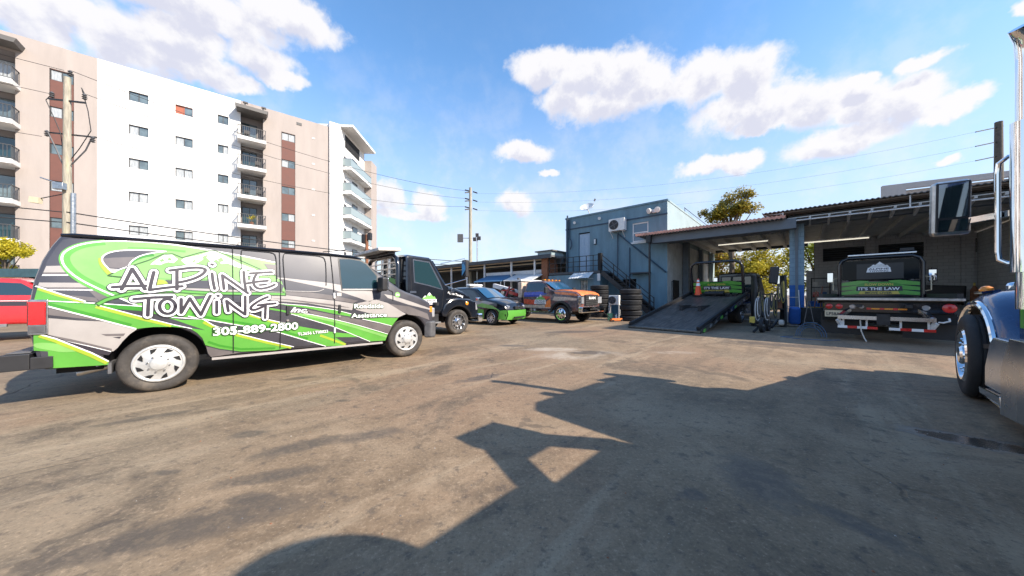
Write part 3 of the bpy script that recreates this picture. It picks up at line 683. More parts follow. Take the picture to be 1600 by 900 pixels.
for k in range(n+1):
    x = -.75+1.5*k/n; z = .02*(k % 2); vs += [(x, 0, z), (x, -.75, z-.42)]
mb.add(vs, [(2*k, 2*k+2, 2*k+3, 2*k+1) for k in range(n)], 'awning_white'); mb.build('canopy', aw, fix=False)
mb = MB()
for x in (-.7, .7): mb.bar((x, -.74, -.43), (x, 0, -.43), .02, .02, 'white_metal'); mb.bar((x, -.74, -.43), (x, 0, -.02), .02, .02, 'white_metal')
mb.build('bracket', aw)

# ------------------------------------------------------------------ the garage
gar = thing('garage_building', 'open two bay garage with corrugated roof, block pillar painted blue at its foot', 'garage', GO, GR)
mb = MB(); mb.box(-.26, .26, 0, .52, 1.75, 4.6, 'block_pillar'); mb.build('pillar', gar, bev=.01)
mb = MB(); mb.box(-.262, .262, -.002, .522, 0, 1.75, 'block_pillar_blue'); tag(mb.build('pillar_base', gar), 'bright blue painted pillar foot')
mb = MB(); mb.box(-.05, .05, -.03, -.003, 0, 4.3, 'beam_grey'); mb.box(-.06, .06, -.06, -.031, 3.4, 4.55, 'beam_grey'); mb.build('pillar_pipe', gar)
mb = MB(); mb.box(-6.4, -.0, -.95, -.55, 4.28, 4.72, 'beam_grey'); mb.box(-6.4, -.3, .05, .45, 4.35, 4.72, 'beam_grey'); mb.build('front_beam', gar, bev=.01)
mb = MB(); mb.box(-.3, 9.5, .05, .42, 4.55, 5.02, 'beam_grey'); mb.build('front_beam', gar, bev=.01)
def corrugated(name, u0, u1, v0, v1, z0, z1, m, under, pitch=.15, amp=.018, th=.03):
    mb = MB(); n = int((u1-u0)/pitch*8); vt = []; vb = []
    for k in range(n+1):
        u = u0+(u1-u0)*k/n; d = amp*math.cos(k*math.pi/4)
        vt += [(u, v0, z0+d), (u, v1, z1+d)]; vb += [(u, v0, z0+d-th), (u, v1, z1+d-th)]
    F_ = [(2*k, 2*k+2, 2*k+3, 2*k+1) for k in range(n)]
    mb.add(vt, F_, m, True); mb.add(vb, F_, under, True)
    mb.add(vt+vb, [(2*k, 2*k+2, 2*(n+1)+2*k+2, 2*(n+1)+2*k) for k in range(n)], m)
    return mb.build(name, gar, fix=False, ang=60)
tag(corrugated('roof', -7.05, -.35, -1.3, 11.4, 4.86, 5.3, 'roof_red', 'soffit', .16, .02, .13), 'faded red ribbed roof')
mb = MB(); mb.box(-7.05, -.35, -1.24, -1.2, 4.7, 4.8, 'beam_dark'); mb.box(-7.0, -.35, -1.19, .05, 4.735, 4.775, 'beam_grey'); mb.build('fascia', gar)
tag(corrugated('roof', -1.2, 10.5, -1.0, 11.4, 5.12, 5.55, 'roof_grey', 'underside'), 'grey corrugated roof')
mb = MB()
for k in range(3): mb.bar((-1.1, -.8+.4*k, 5.05+.012*k), (10.4, -.8+.4*k, 5.05+.012*k), .06, .05, 'underside')
mb.build('eave_batten', gar)
mb = MB(); mb.tube([(-.5, -.92, 4.62), (9.5, -.92, 4.55)], .03, 'white_metal')
for u in (-.45, 3.2, 6.9): mb.tube([(u, -.92, 4.6), (u, -.92, 5.06)], .022, 'white_metal')
mb.tube([(-.45, -.92, 4.62), (-.45, .1, 4.62)], .025, 'white_metal'); mb.tube([(-.45, -.92, 5.0), (-1.1, -.92, 5.02), (-.45, -.92, 4.62)], .02, 'white_metal')
mb.build('eave_pipe', gar)
mb = MB(); mb.box(-.3, 9.5, -.86, .049, 4.74, 4.77, 'soffit'); mb.build('eave_soffit', gar)
for k in range(15): u = .45+.6*k; mb = MB(); mb.prism([(.05, 4.42), (.05, 4.74), (-.86, 4.74), (-.86, 4.66)], u-.035, u+.035, 'yz', 'rafter'); mb.build('eave_bracket', gar)
mb = MB()
for k in range(18): u = -6.2+k*.9; mb.box(u-.07, u+.07, .46, 11.0, 4.72 if u < -.3 else 4.85, 4.95 if u < -.3 else 5.06, 'rafter')
mb.build('rafter', gar)
mb = MB(); mb.box(-6.5, -.3, .46, 11.2, 4.96, 4.99, 'soffit'); mb.box(-.29, 9.5, .46, 11.2, 5.07, 5.1, 'soffit'); mb.build('ceiling', gar)
mb = MB(); mb.box(-5.6, .4, 11.0, 11.3, 4.78, 5.2, 'beam_dark'); mb.box(.3, .7, 11.0, 11.3, 0, 3.0, 'block_dark'); mb.build('back_header', gar)
mb = MB(); SWU = 7.35; vent = [(1.16, 3.1, 3.6, 4.5), (3.7, 5.5, 3.6, 4.5), (7.3, 8.6, 3.7, 4.5)]
wall(mb, .72, 9.5, 0, 5.1, vent, 'block_dark', 11.0, .15); mb.box(.7, 9.5, 11.16, 11.3, 0, 5.1, 'void')
for u in (.72, 3.15, 6.8): mb.box(u, u+.42, 10.85, 10.998, 0, 5.0, 'block_dark')
mb.build('back_wall', gar, fix=False)
for a, b_, c, d in vent:
    mb = MB()
    for k in range(6): z = c+.08+k*.15; mb.obox(((a+b_)/2, 11.07, z), (b_-a, .02, .12), (R(35), 0, 0), 'beam_dark')
    mb.build('vent_louvre', gar)
mb = MB(); wall(mb, SWU, 9.5, 0, 4.8, [], 'block_blue', 6.0); mb.quad((SWU, 6, 0), (SWU, 11, 0), (SWU, 11, 4.8), (SWU, 6, 4.8), m='block_dark'); mb.build('side_wall', gar, fix=False)
for q in ((-5.63, -5.3, 3.0, 3.4, 0, 4.7, 'beam_grey'), (-5.63, -5.4, 7.2, 7.6, 0, 4.7, 'beam_grey'), (-5.63, -5.35, 10.6, 11.2, 0, 4.75, 'stucco_pale')): mb = MB(); mb.box(*q); mb.build('wall_column', gar)
mb = MB(); mb.box(-5.66, -5.6, 1.0, 2.1, 0, 2.2, 'void'); mb.box(-5.66, -5.58, 4.6, 5.6, .6, 2.3, 'void'); mb.build('doorway', gar)
mb = MB(); d0 = Vector((-5.6, .9, 0)); dd = Vector((-.55, -.9, 0)).normalized()
for k in range(8): p = d0+dd*(.13*k); mb.box(p.x-.012, p.x+.012, p.y-.012, p.y+.012, .08, 2.1, 'dark_steel')
for z in (.1, 1.05, 2.1): mb.bar(d0+Vector((0, 0, z)), d0+dd*.92+Vector((0, 0, z)), .035, .035, 'dark_steel')
mb.build('barred_gate', gar)
mb = MB(); mb.tube([(-6.3, -1.1, 0), (-6.3, -1.1, 4.7)], .06, 'dark_steel'); mb.box(-6.42, -6.18, -1.22, -.98, .0, .04, 'dark_steel'); mb.box(-6.45, -6.2, -1.25, -1.0, 4.3, 4.7, 'dark_steel'); mb.build('front_post', gar)
for u, v, z in ((-2.6, 4.2, 4.5), (1.4, 4.2, 4.2)):
    mb = MB(); mb.cyl((u-1.25, v, z), (u+1.25, v, z), .03, n=10, m='tube_light'); o = mb.build('tube_lamp', gar); mb = MB(); mb.box(u-1.3, u+1.3, v-.06, v+.06, z+.045, z+.1, 'white_metal'); mb.build('lamp_housing', o)
mb = MB(); mb.box(-5.5, 9.4, .1, 11.3, .002, .03, 'concrete'); tag(mb.build('garage_floor'), kind='structure').location = GO
bpy.data.objects['garage_floor'].rotation_euler = (0, 0, GR)

# ------------------------------------------------------------------ long open shed on the left of the blue building
shed = thing('open_shed', 'long low open fronted shed with dark flat roof behind the parked trucks', 'shed', GO, GR)
mb = MB(); mb.box(-46, -12.9, -1.6, 5, 4.0, 4.14, 'roof_grey'); mb.box(-46, -12.9, -1.66, -1.601, 3.92, 4.2, 'beam_dark'); mb.box(-14.2, -12.95, -1.5, 1, 4.15, 4.42, 'stucco_pale'); mb.box(-14.4, -12.8, -1.6, 1, 4.421, 4.5, 'roof_canopy'); mb.build('roof', shed)
mb = MB(); mb.box(-46, -13.4, 4.0, 4.2, 0, 4.0, 'beam_dark'); mb.box(-46, -12.9, -.2, .1, 3.6, 3.99, 'beam_dark'); mb.box(-14.0, -13.45, -1.3, 0, 0, 4.0, 'rust'); mb.build('wall', shed)
mb = MB(); 
for v, z in ((-1.1, 3.88), (-.5, 3.7), (.9, 3.8), (2.2, 3.85)): mb.box(-29.5, -13.5, v, v+.09, z, z+.09, 'plate_tan')
mb.build('purlin', shed)
for u in (-28, -25, -22.6, -20.2, -17, -14.6): mb = MB(); mb.box(u-.06, u+.06, -1.4, -1.28, 0, 4.0, 'white_metal'); mb.build('post', shed)
mb = MB(); mb.box(-20.5, -13.6, -.9, -.7, 2.95, 3.2, 'awning_white'); mb.build('awning_rail', shed)
for u0, u1, mm, lb in ((-20.3, -17.0, 'awning_blue', 'blue fabric awning slope under the shed roof'), (-16.8, -13.9, 'awning_white', 'pale sunlit awning at the right end of the shed')):
    t = thing('shed_awning', lb, 'awning', GO, GR, 'awnings under the shed roof'); mb = MB(); mb.prism([(-.9, 2.95), (-.9, 2.9), (-2.5, 2.32), (-2.5, 2.38)], u0, u1, 'yz', mm); mb.build('canopy', t)
    for u in (u0+.1, u1-.1): mb = MB(); mb.bar((u, -2.45, 2.3), (u, -2.45, 0), .05, .05, 'white_metal'); mb.build('support', t)

# ------------------------------------------------------------------ grey building behind on the right
gb = thing('grey_building', 'grey concrete building with a framed roof parapet rising behind the garage roof', 'building', (35.3, 30.2, 0), R(-31))
mb = MB(); mb.box(0, 26, 0, 2.5, 0, 10.3, 'grey_building'); mb.build('wall', gb)
mb = MB(); mb.box(0, 26, -.05, .3, 11.15, 11.65, 'grey_building'); mb.box(0, 1.5, -.05, .3, 10.3, 11.15, 'grey_building')
for k in range(7): mb.box(4.0+k*3.4, 4.6+k*3.4, 0, .35, 10.3, 11.15, 'frame_dark')
mb.box(1.5, 26, .5, .6, 10.3, 11.1, 'grey_building'); mb.build('parapet', gb)
mb = MB(); mb.box(11.4, 14.5, -.6, -.06, 8, 12.0, 'orange'); tag(mb.build('wall_panel', gb), 'orange wall panel')

# tall neighbour just outside the right edge: it shades the forecourt of the garage
nb = thing('workshop_building', 'tall pale block workshop right of the garage, outside the photo, shading the garage forecourt', 'building', GO, GR)
mb = MB(); mb.box(9.0, 22, -4.4, 7, 0, 10.3, 'grey_building'); mb.box(8.9, 22.1, -4.5, 7.1, 10.301, 10.5, 'concrete'); mb.build('wall', nb)
mb = MB()
for k in range(4): mb.box(8.95, 8.995, -3.6+2.6*k, -2.2+2.6*k, 6.6, 7.8, 'glass_window')
mb.build('window', nb)
# ------------------------------------------------------------------ carport at far left
cp = thing('carport', 'long dark teal metal carport roof behind the red pickup', 'carport', (-33, 15.2, 0))
mb = MB(); mb.box(0, 22, 0, 6, 2.35, 2.5, 'teal_roof'); mb.box(0, 22, -.06, 0, 2.15, 2.55, 'teal_roof')
for k in range(36): mb.box(.2+k*.6, .26+k*.6, 0, 6, 2.5, 2.54, 'teal_roof')
mb.build('roof', cp)
for k in range(6): mb = MB(); mb.box(1+k*4-.06, 1+k*4+.06, .2, .32, 0, 2.35, 'beam_dark'); mb.build('post', cp)
mb = MB(); mb.box(0, 22, 5.7, 5.9, 0, 2.34, 'beam_dark'); mb.build('back_wall', cp)

# ------------------------------------------------------------------ poles and wires
def pole(name, label, x, y, h, r, m, arms, tilt=0):
    t = thing(name, label, 'utility pole', (x, y, 0), 0, 'utility poles'); mb = MB(); mb.tube([(0, 0, 0), (tilt*.5, 0, h/2), (tilt, 0, h)], r, m, 14, rad=[r*1.15, r, r*.8]); mb.build('post', t)
    for (p, q, th) in arms: mb = MB(); mb.bar(p, q, th, th, 'dark_steel'); mb.build('cross_arm', t)
    return t
LP = pole('utility_pole', 'weathered wooden utility pole with hanging insulators in front of the apartment building', -21.9, 15.6, 12.0, .15, 'wood_pole', [((-.9, 0, 10.95), (.9, 0, 10.75), .07), ((-1.1, .1, 9.35), (1.3, .1, 9.1), .06)])
mb = MB(); mb.tube([(.3, 0, 0), (.3, 0, 6.3)], .09, 'steel', 10); mb.build('riser_pipe', LP)
mb = MB(); mb.tube([(-.1, -.2, 6.7), (-.6, -.5, 6.9)], .03, 'steel'); mb.obox((.05, -.3, 6.55), (.4, .2, .32), (0, 0, .2), 'steel'); mb.build('junction_box', LP, bev=.03)
mb = MB(); mb.obox((-1.25, -.2, 5.9), (.34, .2, .28), (0, .1, .3), 'plate_tan'); mb.bar((-1.1, -.15, 6.0), (0, 0, 6.3), .03, .03, 'dark_steel'); mb.build('sensor_box', LP)
for x, z in ((-.75, 11.0), (.85, 10.9), (.15, 12.05), (-1.0, 9.1), (1.25, 8.8)):
    mb = MB(); mb.lathe([(.03, 0), (.09, .04), (.04, .09), (.1, .13), (.04, .18), (.09, .22), (.03, .3)], (x, 0, z), (0, 0, 1), 'plastic_grey', 10); mb.build('insulator', LP)
mb = MB()
mb.tube([(-.75, 0, 11.2), (-1.05, 0, 10.9), (-.7, .05, 10.0), (-.4, .05, 9.3), (-.2, 0, 8.4)], .018, 'wire', 5); mb.tube([(.85, 0, 11.2), (.7, 0, 11.5), (.95, .05, 10.4), (1.1, .05, 9.4), (.6, 0, 8.5), (.2, 0, 8.0)], .018, 'wire', 5)
mb.tube([(-1.0, 0, 9.4), (-.6, 0, 8.6), (-.15, 0, 7.6)], .03, 'plastic_grey', 5); mb.tube([(1.25, 0, 9.1), (.9, 0, 8.4), (.2, 0, 7.7)], .03, 'plastic_grey', 5); mb.build('jumper_cable', LP)
arm = []
for k in range(3):
    z = 11.75-.85*k; arm += [((-.55, 0, z+.12), (-.1, 0, z), .1), ((-.5, -.3, z-.25), (0, 0, z-.1), .1), ((.25, 0, z-.05), (.7, 0, z-.2), .1)]
MP = pole('utility_pole', 'tall slim utility pole with three tiers of insulators beside the floodlight mast', -4.2, 32, 12.1, .17, 'wood_pole', arm)
mb = MB(); mb.box(-1.3, -.75, -.1, .15, 6.6, 7.4, 'plastic_grey'); mb.bar((-.8, 0, 7), (0, 0, 7), .05, .05, 'plastic_grey'); mb.build('transformer_box', MP)
RP = pole('utility_pole', 'dark wooden utility pole behind the tractor truck with three wires on its left', 33.8, 22, 13.3, .22, 'wood_pole_dark', [((-1.6, 0, 12.6-1*k), (.3, 0, 13.0-1*k), .06) for k in range(3)])
lm = thing('floodlight_mast', 'thin grey floodlight mast just right of the tall slim pole', 'light pole', (-3.4, 31, 0))
mb = MB(); mb.tube([(0, 0, 0), (0, 0, 6.9)], .06, 'steel'); mb.build('mast', lm)
for dx, dz in ((-.25, 0), (.2, .1), (0, .4)): mb = MB(); mb.obox((dx, -.1, 6.7+dz), (.3, .2, .35), (R(25), 0, 0), 'plastic_grey'); mb.build('lamp_head', lm)
cam_p = thing('camera_post', 'thin dark post with security cameras beside the end of the apartment building', 'post', (-8.2, 17.9, 0))
mb = MB(); mb.tube([(0, 0, 0), (0, 0, 4.7)], .09, 'rust'); mb.build('post', cam_p)
for s_ in (-1, 1): mb = MB(); mb.box(s_*.12-.09+.05*s_, s_*.12+.09+.05*s_, -.12, .12, 4.3+.1*s_, 4.75+.05*s_, 'plastic_black'); mb.build('camera_head', cam_p, bev=.02)
def wire(name, p, q, sag, r, label, group):
    p, q = Vector(p), Vector(q); n = 24; mb = MB()
    mb.tube([p.lerp(q, k/n)-Vector((0, 0, sag*4*(k/n)*(1-k/n))) for k in range(n+1)], r, 'wire', 5)
    return tag(mb.build(name), label, 'wire', group)
L0 = Vector((-21.9, 15.6, 0)); M0 = Vector((-4.2, 32, 0)); R0 = Vector((33.8, 22, 0)); OUT = Vector((-40, -4, 0))
for (lx, lz, mx, mz, nm) in ((.15, 12.35, -.55, 11.8, 'top'), (.85, 11.2, -.5, 11.0, 'middle'), (1.25, 9.1, -.5, 10.2, 'lowest')):
    wire('power_line', L0+Vector((lx, 0, lz)), M0+Vector((mx, 0, mz)), .9, .014, f'{nm} thin power line running from the wooden pole past the white apartment wall', 'power lines past the apartment building')
    wire('power_line', L0+Vector((-lx, 0, lz)), OUT+Vector((0, 0, lz)), .6, .012, f'{nm} thin power line leaving the wooden pole towards the left edge', 'power lines left of the pole')
for k, nm in enumerate(('top', 'middle', 'lowest')):
    wire('power_line', R0+Vector((-1.6, 0, 12.6-k)), M0+Vector((.7, 0, 11.5-.85*k)), 1.2, .005, f'{nm} hairline power line from the dark pole across the right sky', 'power lines across the right sky')
wire('telephone_cable', L0+Vector((.1, -.1, 5.35)), M0+Vector((0, 0, 4.6)), .35, .03, 'upper thick black cable crossing just above the van roof', 'thick cables above the van')
wire('telephone_cable', L0+Vector((.1, -.1, 4.85)), M0+Vector((0, 0, 4.2)), .35, .03, 'lower thick black cable crossing just above the van roof', 'thick cables above the van')
wire('telephone_cable', L0+Vector((-.1, -.1, 5.35)), OUT+Vector((0, 0, 5.9)), .3, .025, 'upper thick black cable left of the wooden pole', 'thick cables left of the pole')
wire('telephone_cable', L0+Vector((-.1, -.1, 4.85)), OUT+Vector((0, 0, 5.2)), .3, .025, 'lower thick black cable left of the wooden pole', 'thick cables left of the pole')
wire('telephone_cable', M0+Vector((0, 0, 4.6)), gw(UL, -.05, 4.4), .2, .02, 'black cable from the slim pole to the blue building', None)

# ------------------------------------------------------------------ trees
def tree(label, x, y, h, r, m, seed, n=5000, size=.22, trunk=.2, base=.35, cl=22, sq=.8, group='trees', cat='tree'):
    t = thing('leafy_tree', label, cat, (x, y, 0), 0, group); rg = random.Random(seed)
    mb = MB(); hz = h-r*sq; top = Vector((rg.uniform(-.3, .3), 0, hz))
    mb.tube([(0, 0, 0), (trunk*.6, 0, hz*.5), top], trunk, 'bark', 9, rad=[trunk*1.3, trunk, trunk*.5])
    cs = []
    for k in range(cl):
        d = Vector((rg.gauss(0, 1), rg.gauss(0, 1), rg.gauss(.15, .8))).normalized()*r*rg.uniform(.35, .95); d.z *= sq
        c = top+d; c.z = max(c.z, h*base); cs.append((c, r*rg.uniform(.2, .42)))
        s0 = Vector((0, 0, hz*rg.uniform(.45, .95))); mid = s0.lerp(c, .5)+Vector((0, 0, .1*r)); mb.tube([s0, mid, c], trunk*.3, 'bark', 5, rad=[trunk*.45, trunk*.28, trunk*.1])
    mb.build('trunk', t)
    mb = MB()
    for c, rad in cs: leaves(mb, c, rad, n//cl, size, m, rg, .75)
    mb.build('crown', t, fix=False)
    return t
tree('tree with olive and yellow crown rising above the red garage roof', 21.4, 31, 11.3, 2.35, 'leaf_olive', 11, 7500, .21, .22, .55, 26, .7)
tree('yellow green tree seen through the back of the left garage bay', 25.0, 32.0, 7.0, 3.6, 'leaf_yellow', 12, 8000, .21, .2, .12, 30, .9, 'trees seen through the garage')
tree('rusty brown leaved tree seen through the left garage bay behind the hoop', 22.6, 35, 7.8, 3.2, 'leaf_rust', 13, 6500, .2, .2, .2, 26, .9, 'trees seen through the garage')
tree('green tree with yellow tips behind the blue block pillar', 28.5, 29.5, 6.8, 3.2, 'leaf_green', 14, 7500, .2, .2, .12, 28, .9, 'trees seen through the garage')
tree('low yellow bush seen through the left garage bay beside the truck cab', 22.6, 30, 4.6, 2.4, 'leaf_yellow', 15, 5000, .18, .12, .08, 22, .9, 'trees seen through the garage')
tree('small bright yellow green tree at the left edge in front of the apartment building', -26.1, 16.3, 4.45, 1.15, 'leaf_yellow', 16, 5200, .095, .08, .45, 20, .9)
tree('grey green tree beyond the left garage bay at the foot of the blue side wall', 19.3, 33.5, 6.0, 2.6, 'leaf_olive', 17, 3600, .22, .15, .1, 24, .9, 'trees seen through the garage')
# ================================================================== VEHICLES
def sil_body(mb, outline, Y, r, m, top=.05, front=0, back=0, zk=(), sk=(), mids=(-.8, -.45, 0, .45, .8), sides=True):
    """body from a side outline (x forward, z up) and a half width function Y(x, z); rounded edge of radius r"""
    P = [Vector(p) for p in outline]
    if area2(outline) < 0: P = P[::-1]
    n = len(P); NN = []
    for i in range(n):
        d0 = (P[i]-P[i-1]).normalized(); d1 = (P[(i+1) % n]-P[i]).normalized(); t = d0+d1
        t = t.normalized() if t.length > .05 else d1
        nn = Vector((t.y, -t.x)); k = min(1.6, 1/max(.4, nn.dot(Vector((d1.y, -d1.x))))); NN.append((nn, k))
    rings = []
    for sgn in (-1, 1):
        rs = []
        for off, e in ((r, 0), (.3*r, .3*r), (0, r)):
            rs.append([(p.x-nn.x*k*off, sgn*(Y(p.x, p.y)-e), p.y-nn.y*k*off) for p, (nn, k) in zip(P, NN)])
        rings.append(rs)
    mid = []
    for f in mids:
        row = []
        for p, (nn, k) in zip(P, NN):
            b = 1-f*f; w = Y(p.x, p.y)-r
            row.append((p.x+b*(front*max(0, nn.x)-back*max(0, -nn.x)), f*w, p.y+b*top*max(0, nn.y)))
        mid.append(row)
    seq = rings[0]+mid+rings[1][::-1]
    vs = [v for row in seq for v in row]
    mb.add(vs, [(a*n+i, a*n+(i+1) % n, (a+1)*n+(i+1) % n, (a+1)*n+i) for a in range(len(seq)-1) for i in range(n)], m, True)
    if sides:
        for s_, rs in ((-1, rings[0]), (1, rings[1])):
            poly = [(v[0], v[2]) for v in rs[0]]
            V, Fc = fill2d(poly, zk, sk); mb.add([(a, s_*Y(a, b), b) for a, b in V], Fc, m, True)
    return mb
def arc(cx, cz, r, a0, a1, n=14): return [(cx+r*math.cos(R(a0+(a1-a0)*i/n)), cz+r*math.sin(R(a0+(a1-a0)*i/n))) for i in range(n+1)]
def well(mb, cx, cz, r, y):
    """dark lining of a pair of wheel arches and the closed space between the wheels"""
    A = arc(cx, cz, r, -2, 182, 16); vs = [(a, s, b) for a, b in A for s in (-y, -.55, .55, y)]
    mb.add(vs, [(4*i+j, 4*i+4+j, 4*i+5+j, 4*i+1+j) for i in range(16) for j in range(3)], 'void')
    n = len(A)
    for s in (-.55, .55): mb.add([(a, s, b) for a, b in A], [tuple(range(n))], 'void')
def decal(mb, poly, Y, off, m, side=-1, zk=(), sk=()):
    V, Fc = fill2d(poly, zk, sk); mb.add([(a, side*(Y(a, b)+off), b) for a, b in V], Fc, m, True)
def stroke(mb, pts, wd, Y, off, m, side=-1, cap=True, w0=None, step=.06):
    vs, fs = ribbon(densify(pts, step), wd, cap, w0); mb.add([(a, side*(Y(a, b)+off), b) for a, b in vs], fs, m, True)
def side_text(mb, s, p, q, h, Y, off, m, bold=0, shear=0, side=-1):
    """text along the line p->q (x, z) on the side of a vehicle"""
    V, Fc, wd = text2d(s, bold, shear); W0 = text2d(s, 0, shear)[2]; dx = (W0-wd)/2
    ax, az = q[0]-p[0], q[1]-p[1]; L = math.hypot(ax, az); ux, uz = ax/L, az/L; nx, nz = (-uz, ux) if side < 0 else (uz, -ux)
    out = []
    for a, b in V:
        A = (a+dx)*L/W0; B = b*h/.73; x, z = p[0]+ux*A+nx*B, p[1]+uz*A+nz*B; out.append((x, side*(Y(x, z)+off), z))
    mb.add(out, Fc, m)

def wheel(par, x, y, r, w, style, tyre='rubber', steer=0):
    sg = 1 if y > 0 else -1
    mb = MB(); pr = [(.60*r, -w+.02), (.85*r, -w), (.965*r, -w+.03), (r, -w+.055)]
    k = 4
    for i in range(1, k+1):
        h = -w+.055+(w-.11)*i/(k+1); pr += [(r, h-.008), (r-.014, h-.006), (r-.014, h+.006), (r, h+.008)]
    pr += [(r, -.055), (.965*r, -.025), (.93*r, -.01), (.85*r, 0), (.72*r, -.004), (.67*r, -.018), (.6*r, -.03)]
    mb.lathe(pr, (0, 0, 0), (0, sg, 0), tyre, 40, closed=True)
    o = mb.build('wheel', par, (x, y, r), (0, 0, steer), fix=False, ang=40)
    mb = MB(); Z = (0, sg, 0)
    def spot(rad, ang, h): return (rad*math.cos(ang), sg*h, rad*math.sin(ang))
    if style == 'hubcap':
        mb.lathe([(.665*r, -.03), (.64*r, .004), (.6*r, .01), (.56*r, .002), (.5*r, .004), (.3*r, .018), (.24*r, .03), (.2*r, .045), (.1*r, .055), (.001, .057)], (0, 0, 0), Z, 'hubcap', 40)
        for i in range(8):
            a = i*math.pi/4+.2
            q = [spot(.54*r, a-.12, .0125), spot(.54*r, a+.2, .0125), spot(.39*r, a+.3, .021), spot(.44*r, a+.02, .019)]; mb.add(q, [(0, 1, 2, 3)], 'void')
            mb.cyl(spot(.27*r, a+.35, .015), spot(.27*r, a+.35, .045), .012, .009, 6, 'steel')
    elif style == 'truck':
        mb.lathe([(.66*r, -.03), (.64*r, .0), (.6*r, .0), (.56*r, -.06), (.36*r, -.045), (.3*r, -.02), (.22*r, .0), (.2*r, .06), (.001, .065)], (0, 0, 0), Z, 'aluminium', 36)
        for i in range(10):
            a = i*math.pi/5; c = spot(.47*r, a, -.05); mb.cyl(c, spot(.47*r, a, -.044), .055*r/.4*.8, n=10, m='void'); mb.cyl(spot(.31*r, a+.3, -.03), spot(.31*r, a+.3, .01), .018, .014, 6, 'steel')
    elif style == 'alloy':
        mb.lathe([(.68*r, -.03), (.66*r, .0), (.62*r, -.002), (.6*r, -.05), (.001, -.05)], (0, 0, 0), Z, 'plastic_black', 32); mb.tube([spot(.64*r, i*math.pi/16, .0) for i in range(32)], .012, 'aluminium', 6, True)
        for i in range(10): a = i*math.pi/5; mb.bar(spot(.1*r, a, -.02), spot(.62*r, a+.08, -.005), .03, .03, 'aluminium', up=Z)
        mb.lathe([(.18*r, -.03), (.16*r, .0), (.001, .005)], (0, 0, 0), Z, 'aluminium', 16)
    elif style == 'chrome':
        mb.lathe([(.67*r, -.03), (.60*r, .006), (.56*r, .004), (.53*r, -.05), (.48*r, -.085), (.34*r, -.075), (.26*r, -.06), (.23*r, .0), (.19*r, .02), (.08*r, .026), (.001, .027)], (0, 0, 0), Z, 'chrome', 44)
        for i in range(10):
            a = i*math.pi/5+.1; mb.cyl(spot(.385*r, a, -.08), spot(.385*r, a, -.02), .024, .02, 8, 'chrome')
            mb.cyl(spot(.385*r, a, -.02), spot(.385*r, a, .0), .02, .012, 8, 'chrome')
            mb.cyl(spot(.46*r, a+.31, -.083), spot(.46*r, a+.31, -.08), .022, n=12, m='void')
    elif style == 'chromecap':
        mb.lathe([(.68*r, -.03), (.66*r, .005), (.6*r, .0), (.5*r, .03), (.3*r, .05), (.26*r, .085), (.15*r, .1), (.001, .1)], (0, 0, 0), Z, 'chrome', 32)
        for i in range(8): a = i*math.pi/4; mb.cyl(spot(.45*r, a, .035), spot(.45*r, a, .044), .04, n=10, m='void')
    mb.build('rim', o, fix=False, ang=22)
    return o

# ------------------------------------------------------------------ the cargo van with livery
VA = R(43.05); VO = (-5.443, 5.0)
ZK = [round(.3+.1*i, 2) for i in range(19)]; SK = [-.98, -.95, -.9, -.85, -.8, -.75, 2.6, 3.0, 3.2, 3.4, 3.6, 3.8, 4.0]
def vYk(s, z):
    y = 1.0
    if z > 1.15: y -= .125*((z-1.15)/.88)**1.35
    if z < .85: y -= .035*((.85-z)/.5)**1.5
    if s > 2.9: y -= .085*min(1.3, (s-2.9)/1.25)**2
    if s < -.75: y -= .03*min(1.5, (-.75-s)/.25)**2
    return y
def vY(s, z):
    k = max(0, min(len(ZK)-2, int((z-.3)/.1))); a, b = ZK[k], ZK[k+1]; f = (z-a)/(b-a); f = max(-.5, min(1.5, f))
    return vYk(s, a)*(1-f)+vYk(s, b)*f
_ca, _sa = math.cos(VA), math.sin(VA)
def VP(px, py):
    """point of the photographed van side -> (along the van, height)"""
    dx, dz = (px-800)/495, (460-py)/495
    lx, ly = _ca*-VO[0]+_sa*-VO[1], -_sa*-VO[0]+_ca*-VO[1]
    rx, ry = _ca*dx+_sa, -_sa*dx+_ca
    c = -1.0
    for _ in range(5):
        t = (c-ly)/ry; s, z = lx+rx*t, 1.32+dz*t; c = -vY(s, max(.3, min(2.1, z)))
    return (s, z)
van = thing('cargo_van', 'long cargo van in green, black and silver livery with mountain emblem and big brush lettering', 'van', (*VO, 0), VA)
RA, FA = (0, .41), (3.505, .41); ar = .475
out = [(-.90, .44)]+[(-.47, .43)]+arc(0, .41, ar, 177, 3)+[(.48, .40), (1.2, .40), (2.2, .385), (3.03, .375)]+arc(3.505, .41, ar, 177, 8)+[(4.10, .46), (4.155, .62), (4.15, .85), (4.125, 1.02), (4.06, 1.14), (3.8, 1.275), (3.5, 1.375), (3.36, 1.44), (2.98, 1.72), (2.62, 1.98), (2.5, 2.035), (2.2, 2.05), (1.3, 2.055), (.4, 2.06), (-.4, 2.055), (-.74, 2.045), (-.815, 2.02), (-.87, 1.9), (-.93, 1.72), (-.98, 1.48), (-1.005, 1.2), (-1.005, .9), (-.965, .65), (-.95, .5)]
out = densify(out, .12, True)
mb = MB(); sil_body(mb, out, vY, .045, 'van_dark', top=.085, front=.06, back=.04, zk=ZK, sk=SK)
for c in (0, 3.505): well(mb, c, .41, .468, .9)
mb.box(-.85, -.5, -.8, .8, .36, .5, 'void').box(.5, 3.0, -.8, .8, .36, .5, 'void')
mb.build('body', van, fix=False, ang=32)
LV = MB()
def rear(z): return -.975+(.0 if z < 1.2 else .19*((z-1.2)/.85)**1.5)
def lp(m, off, pts, it=0):
    pts = [VP(*p) for p in pts]; pts = [(max(a, rear(b)+.012), b) for a, b in pts]
    if it: pts = chaikin(pts, it)
    decal(LV, pts, vY, off, m, -1, ZK, SK)
